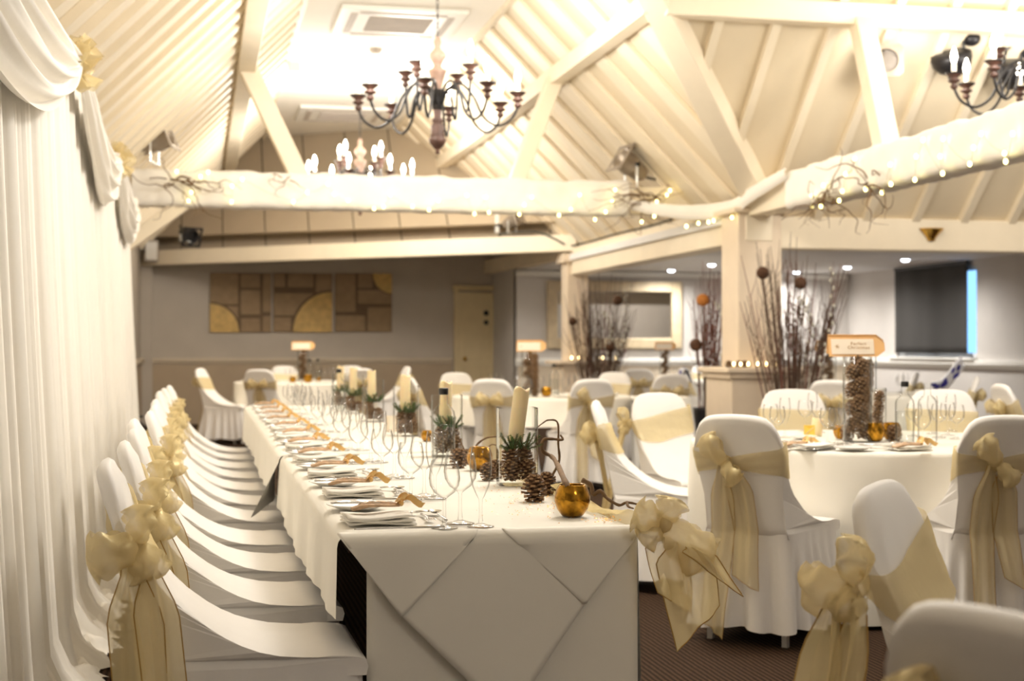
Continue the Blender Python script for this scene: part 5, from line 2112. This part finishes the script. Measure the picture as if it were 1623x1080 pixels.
# ------------------------------------------------------------------ branch arrangements by the pillars
def arrangement(label, c, n, spread, top, seed, redshare=.25, vz=.62, heads=(), squash=1.0):
    rr = random.Random(seed)
    t = thing('branch_arrangement', label, 'branches', (c.x, c.y, 0), -YAW, 'branch arrangements by the pillars')
    b = MB(); b.lathe([(0, .0), (.12, 0), (.13, .02), (.11, .3), (.14, vz - .02), (.145, vz), (.13, vz), (.1, .3), (0, .03)], 22); b.build('floor_vase', M['blackmetal'], t)
    for k in range(n):
        a = rr.uniform(0, 6.28)
        r0 = rr.uniform(.01, .10)
        s = sqrt(rr.random())
        ht = top * rr.uniform(.72, 1.0) * (1 - .12 * s)
        ex, ey = cos(a) * spread * s, sin(a) * spread * s * squash
        pts = []
        w1, w2 = rr.uniform(0, 6), rr.uniform(0, 6)
        for q in range(9):
            f = q / 8
            ff = f ** 1.15
            pts.append((cos(a) * r0 * (1 - f) + ex * ff + .02 * sin(5 * f + w1) * f, sin(a) * r0 * (1 - f) + ey * ff + .02 * sin(5 * f + w2) * f, .1 + (ht - .1) * f))
        cc = spl(pts, 22)
        m = MB()
        m.tube(cc, [.0085 * (1 - .72 * i / 21) for i in range(22)], 5)
        for q in range(rr.randrange(3, 7)):
            i = rr.randrange(9, 19)
            d = Vector((rr.uniform(-.12, .12), rr.uniform(-.12, .12), rr.uniform(.16, .34)))
            m.tube(spl([cc[i], cc[i] + d * .5 + Vector((d.x * .3, d.y * .3, 0)), cc[i] + d], 8), [.0032 * (1 - .7 * j / 7) for j in range(8)], 4)
        red = rr.random() < redshare
        m.build('branch', M['redbranch'] if red else M['branch'], t)
    for (x, z, r, mm) in heads:
        b = MB(); b.ball((x, -.12, z), r, 12, 8)
        b.build('seed_head', M[mm], t)
        b = MB(); b.tube(spl([(x * .2, -.02, .3), (x * .6, -.08, (z + .3) / 2), (x, -.12, z)], 14), .005, 5); b.build('seed_stem', M['branch'], t)
    # silver catkin stems
    for k in range(2 if heads else 0):
        x0 = .12 + .16 * k
        st = spl([(.02, -.05, .3), (x0 * .6, -.12, .9), (x0 + .03, -.16, 1.35), (x0 - .06 + .1 * k, -.16, 1.6 + .25 * k)], 24)
        m = MB(); m.tube(st, .0045, 5)
        m.build('branch', M['branch'], t)
        for i in range(10, 24):
            m = MB()
            m.ball(st[i] + Vector((.012 * (-1) ** i, -.008, 0)), .014, 6, 5, sc=(.8, .8, 1.4))
            m.build('catkin', M['catkin'], t)
    return t


def hx(px, D, c):
    return (px - c) / F * D


DA = 12.15
arrangement('tall dark branch arrangement in front of the front pillar', at(1252, DA), 66, .50, 2.28, 1, .2,
            heads=((hx(1203, DA, 1250), zz(434, DA), .055, 'seedhead'), (hx(1262, DA, 1250), zz(450, DA), .055, 'seedhead')), squash=.5)
arrangement('reddish branch arrangement left of the front pillar', at(1122, 13.5), 30, .15, 2.15, 2, .6,
            heads=((hx(1117, 13.4, 1128), zz(476, 13.4), .06, 'amberhead'), (hx(1106, 13.4, 1128), zz(547, 13.4), .06, 'seedhead')), squash=1.6)
arrangement('grey branch arrangement in front of the far pillar', at(948, 17.1), 60, .46, 2.2, 3, .05, vz=.75,
            heads=((hx(911, 17.1, 952), zz(510, 17.1), .05, 'seedhead'), (hx(982, 17.1, 952), zz(477, 17.1), .06, 'seedhead'), (hx(970, 17.1, 952), zz(550, 17.1), .06, 'seedhead')), squash=.4)

# tea lights and cones on the pedestal ledges
tl = thing('tea_light', 'x', 'tea light', P0)
b = MB(); b.lathe([(0, 0), (.022, 0), (.027, .035), (.026, .035), (.021, .003), (0, .003)], 14); b.build('glass_cup', M['glass'], tl)
b = MB(); b.lathe([(0, .004), (.018, .004), (.018, .016), (0, .016)], 12); b.build('wax', M['candle'], tl)
b = MB(); b.ball((0, 0, .03), .012, 8, 6, sc=(.8, .8, 1.3)); b.build('flame', M['flame'], tl)
proto['tea'] = [tl, True]
for k, (px, py) in enumerate(((1154, 581), (1163, 578), (1174, 581), (1186, 581), (1201, 581), (1215, 574), (1229, 575))):
    p = at(px, 12.02 if k not in (1, 5, 6) else 12.1)
    y = 11.87 if px > 1165 else 11.95
    q = onY(px, py, y)
    x = min(max(q.x, 4.56), 5.28)
    put('tea', (x, y, 1.011), 0, 'lit tea light on the ledge of the front pillar', 'tea lights on the front pillar ledge')
for k, px in enumerate((1143, 1171, 1180, 1232)):
    q = onY(px, 575, 11.93)
    put('cone1', (max(q.x, 4.58), 11.93, 1.011), k, 'pine cone on the ledge of the front pillar', 'cones on the front pillar ledge', scale=.8)
for k, px in enumerate((906, 918, 935, 935, 949, 956, 976)):
    q = onY(px, 570, 17.95)
    put('tea', (q.x, 17.95 + .02 * (k % 2), 1.011), 0, 'lit tea light on the ledge of the far pillar', 'tea lights on the far pillar ledge', scale=1.2)
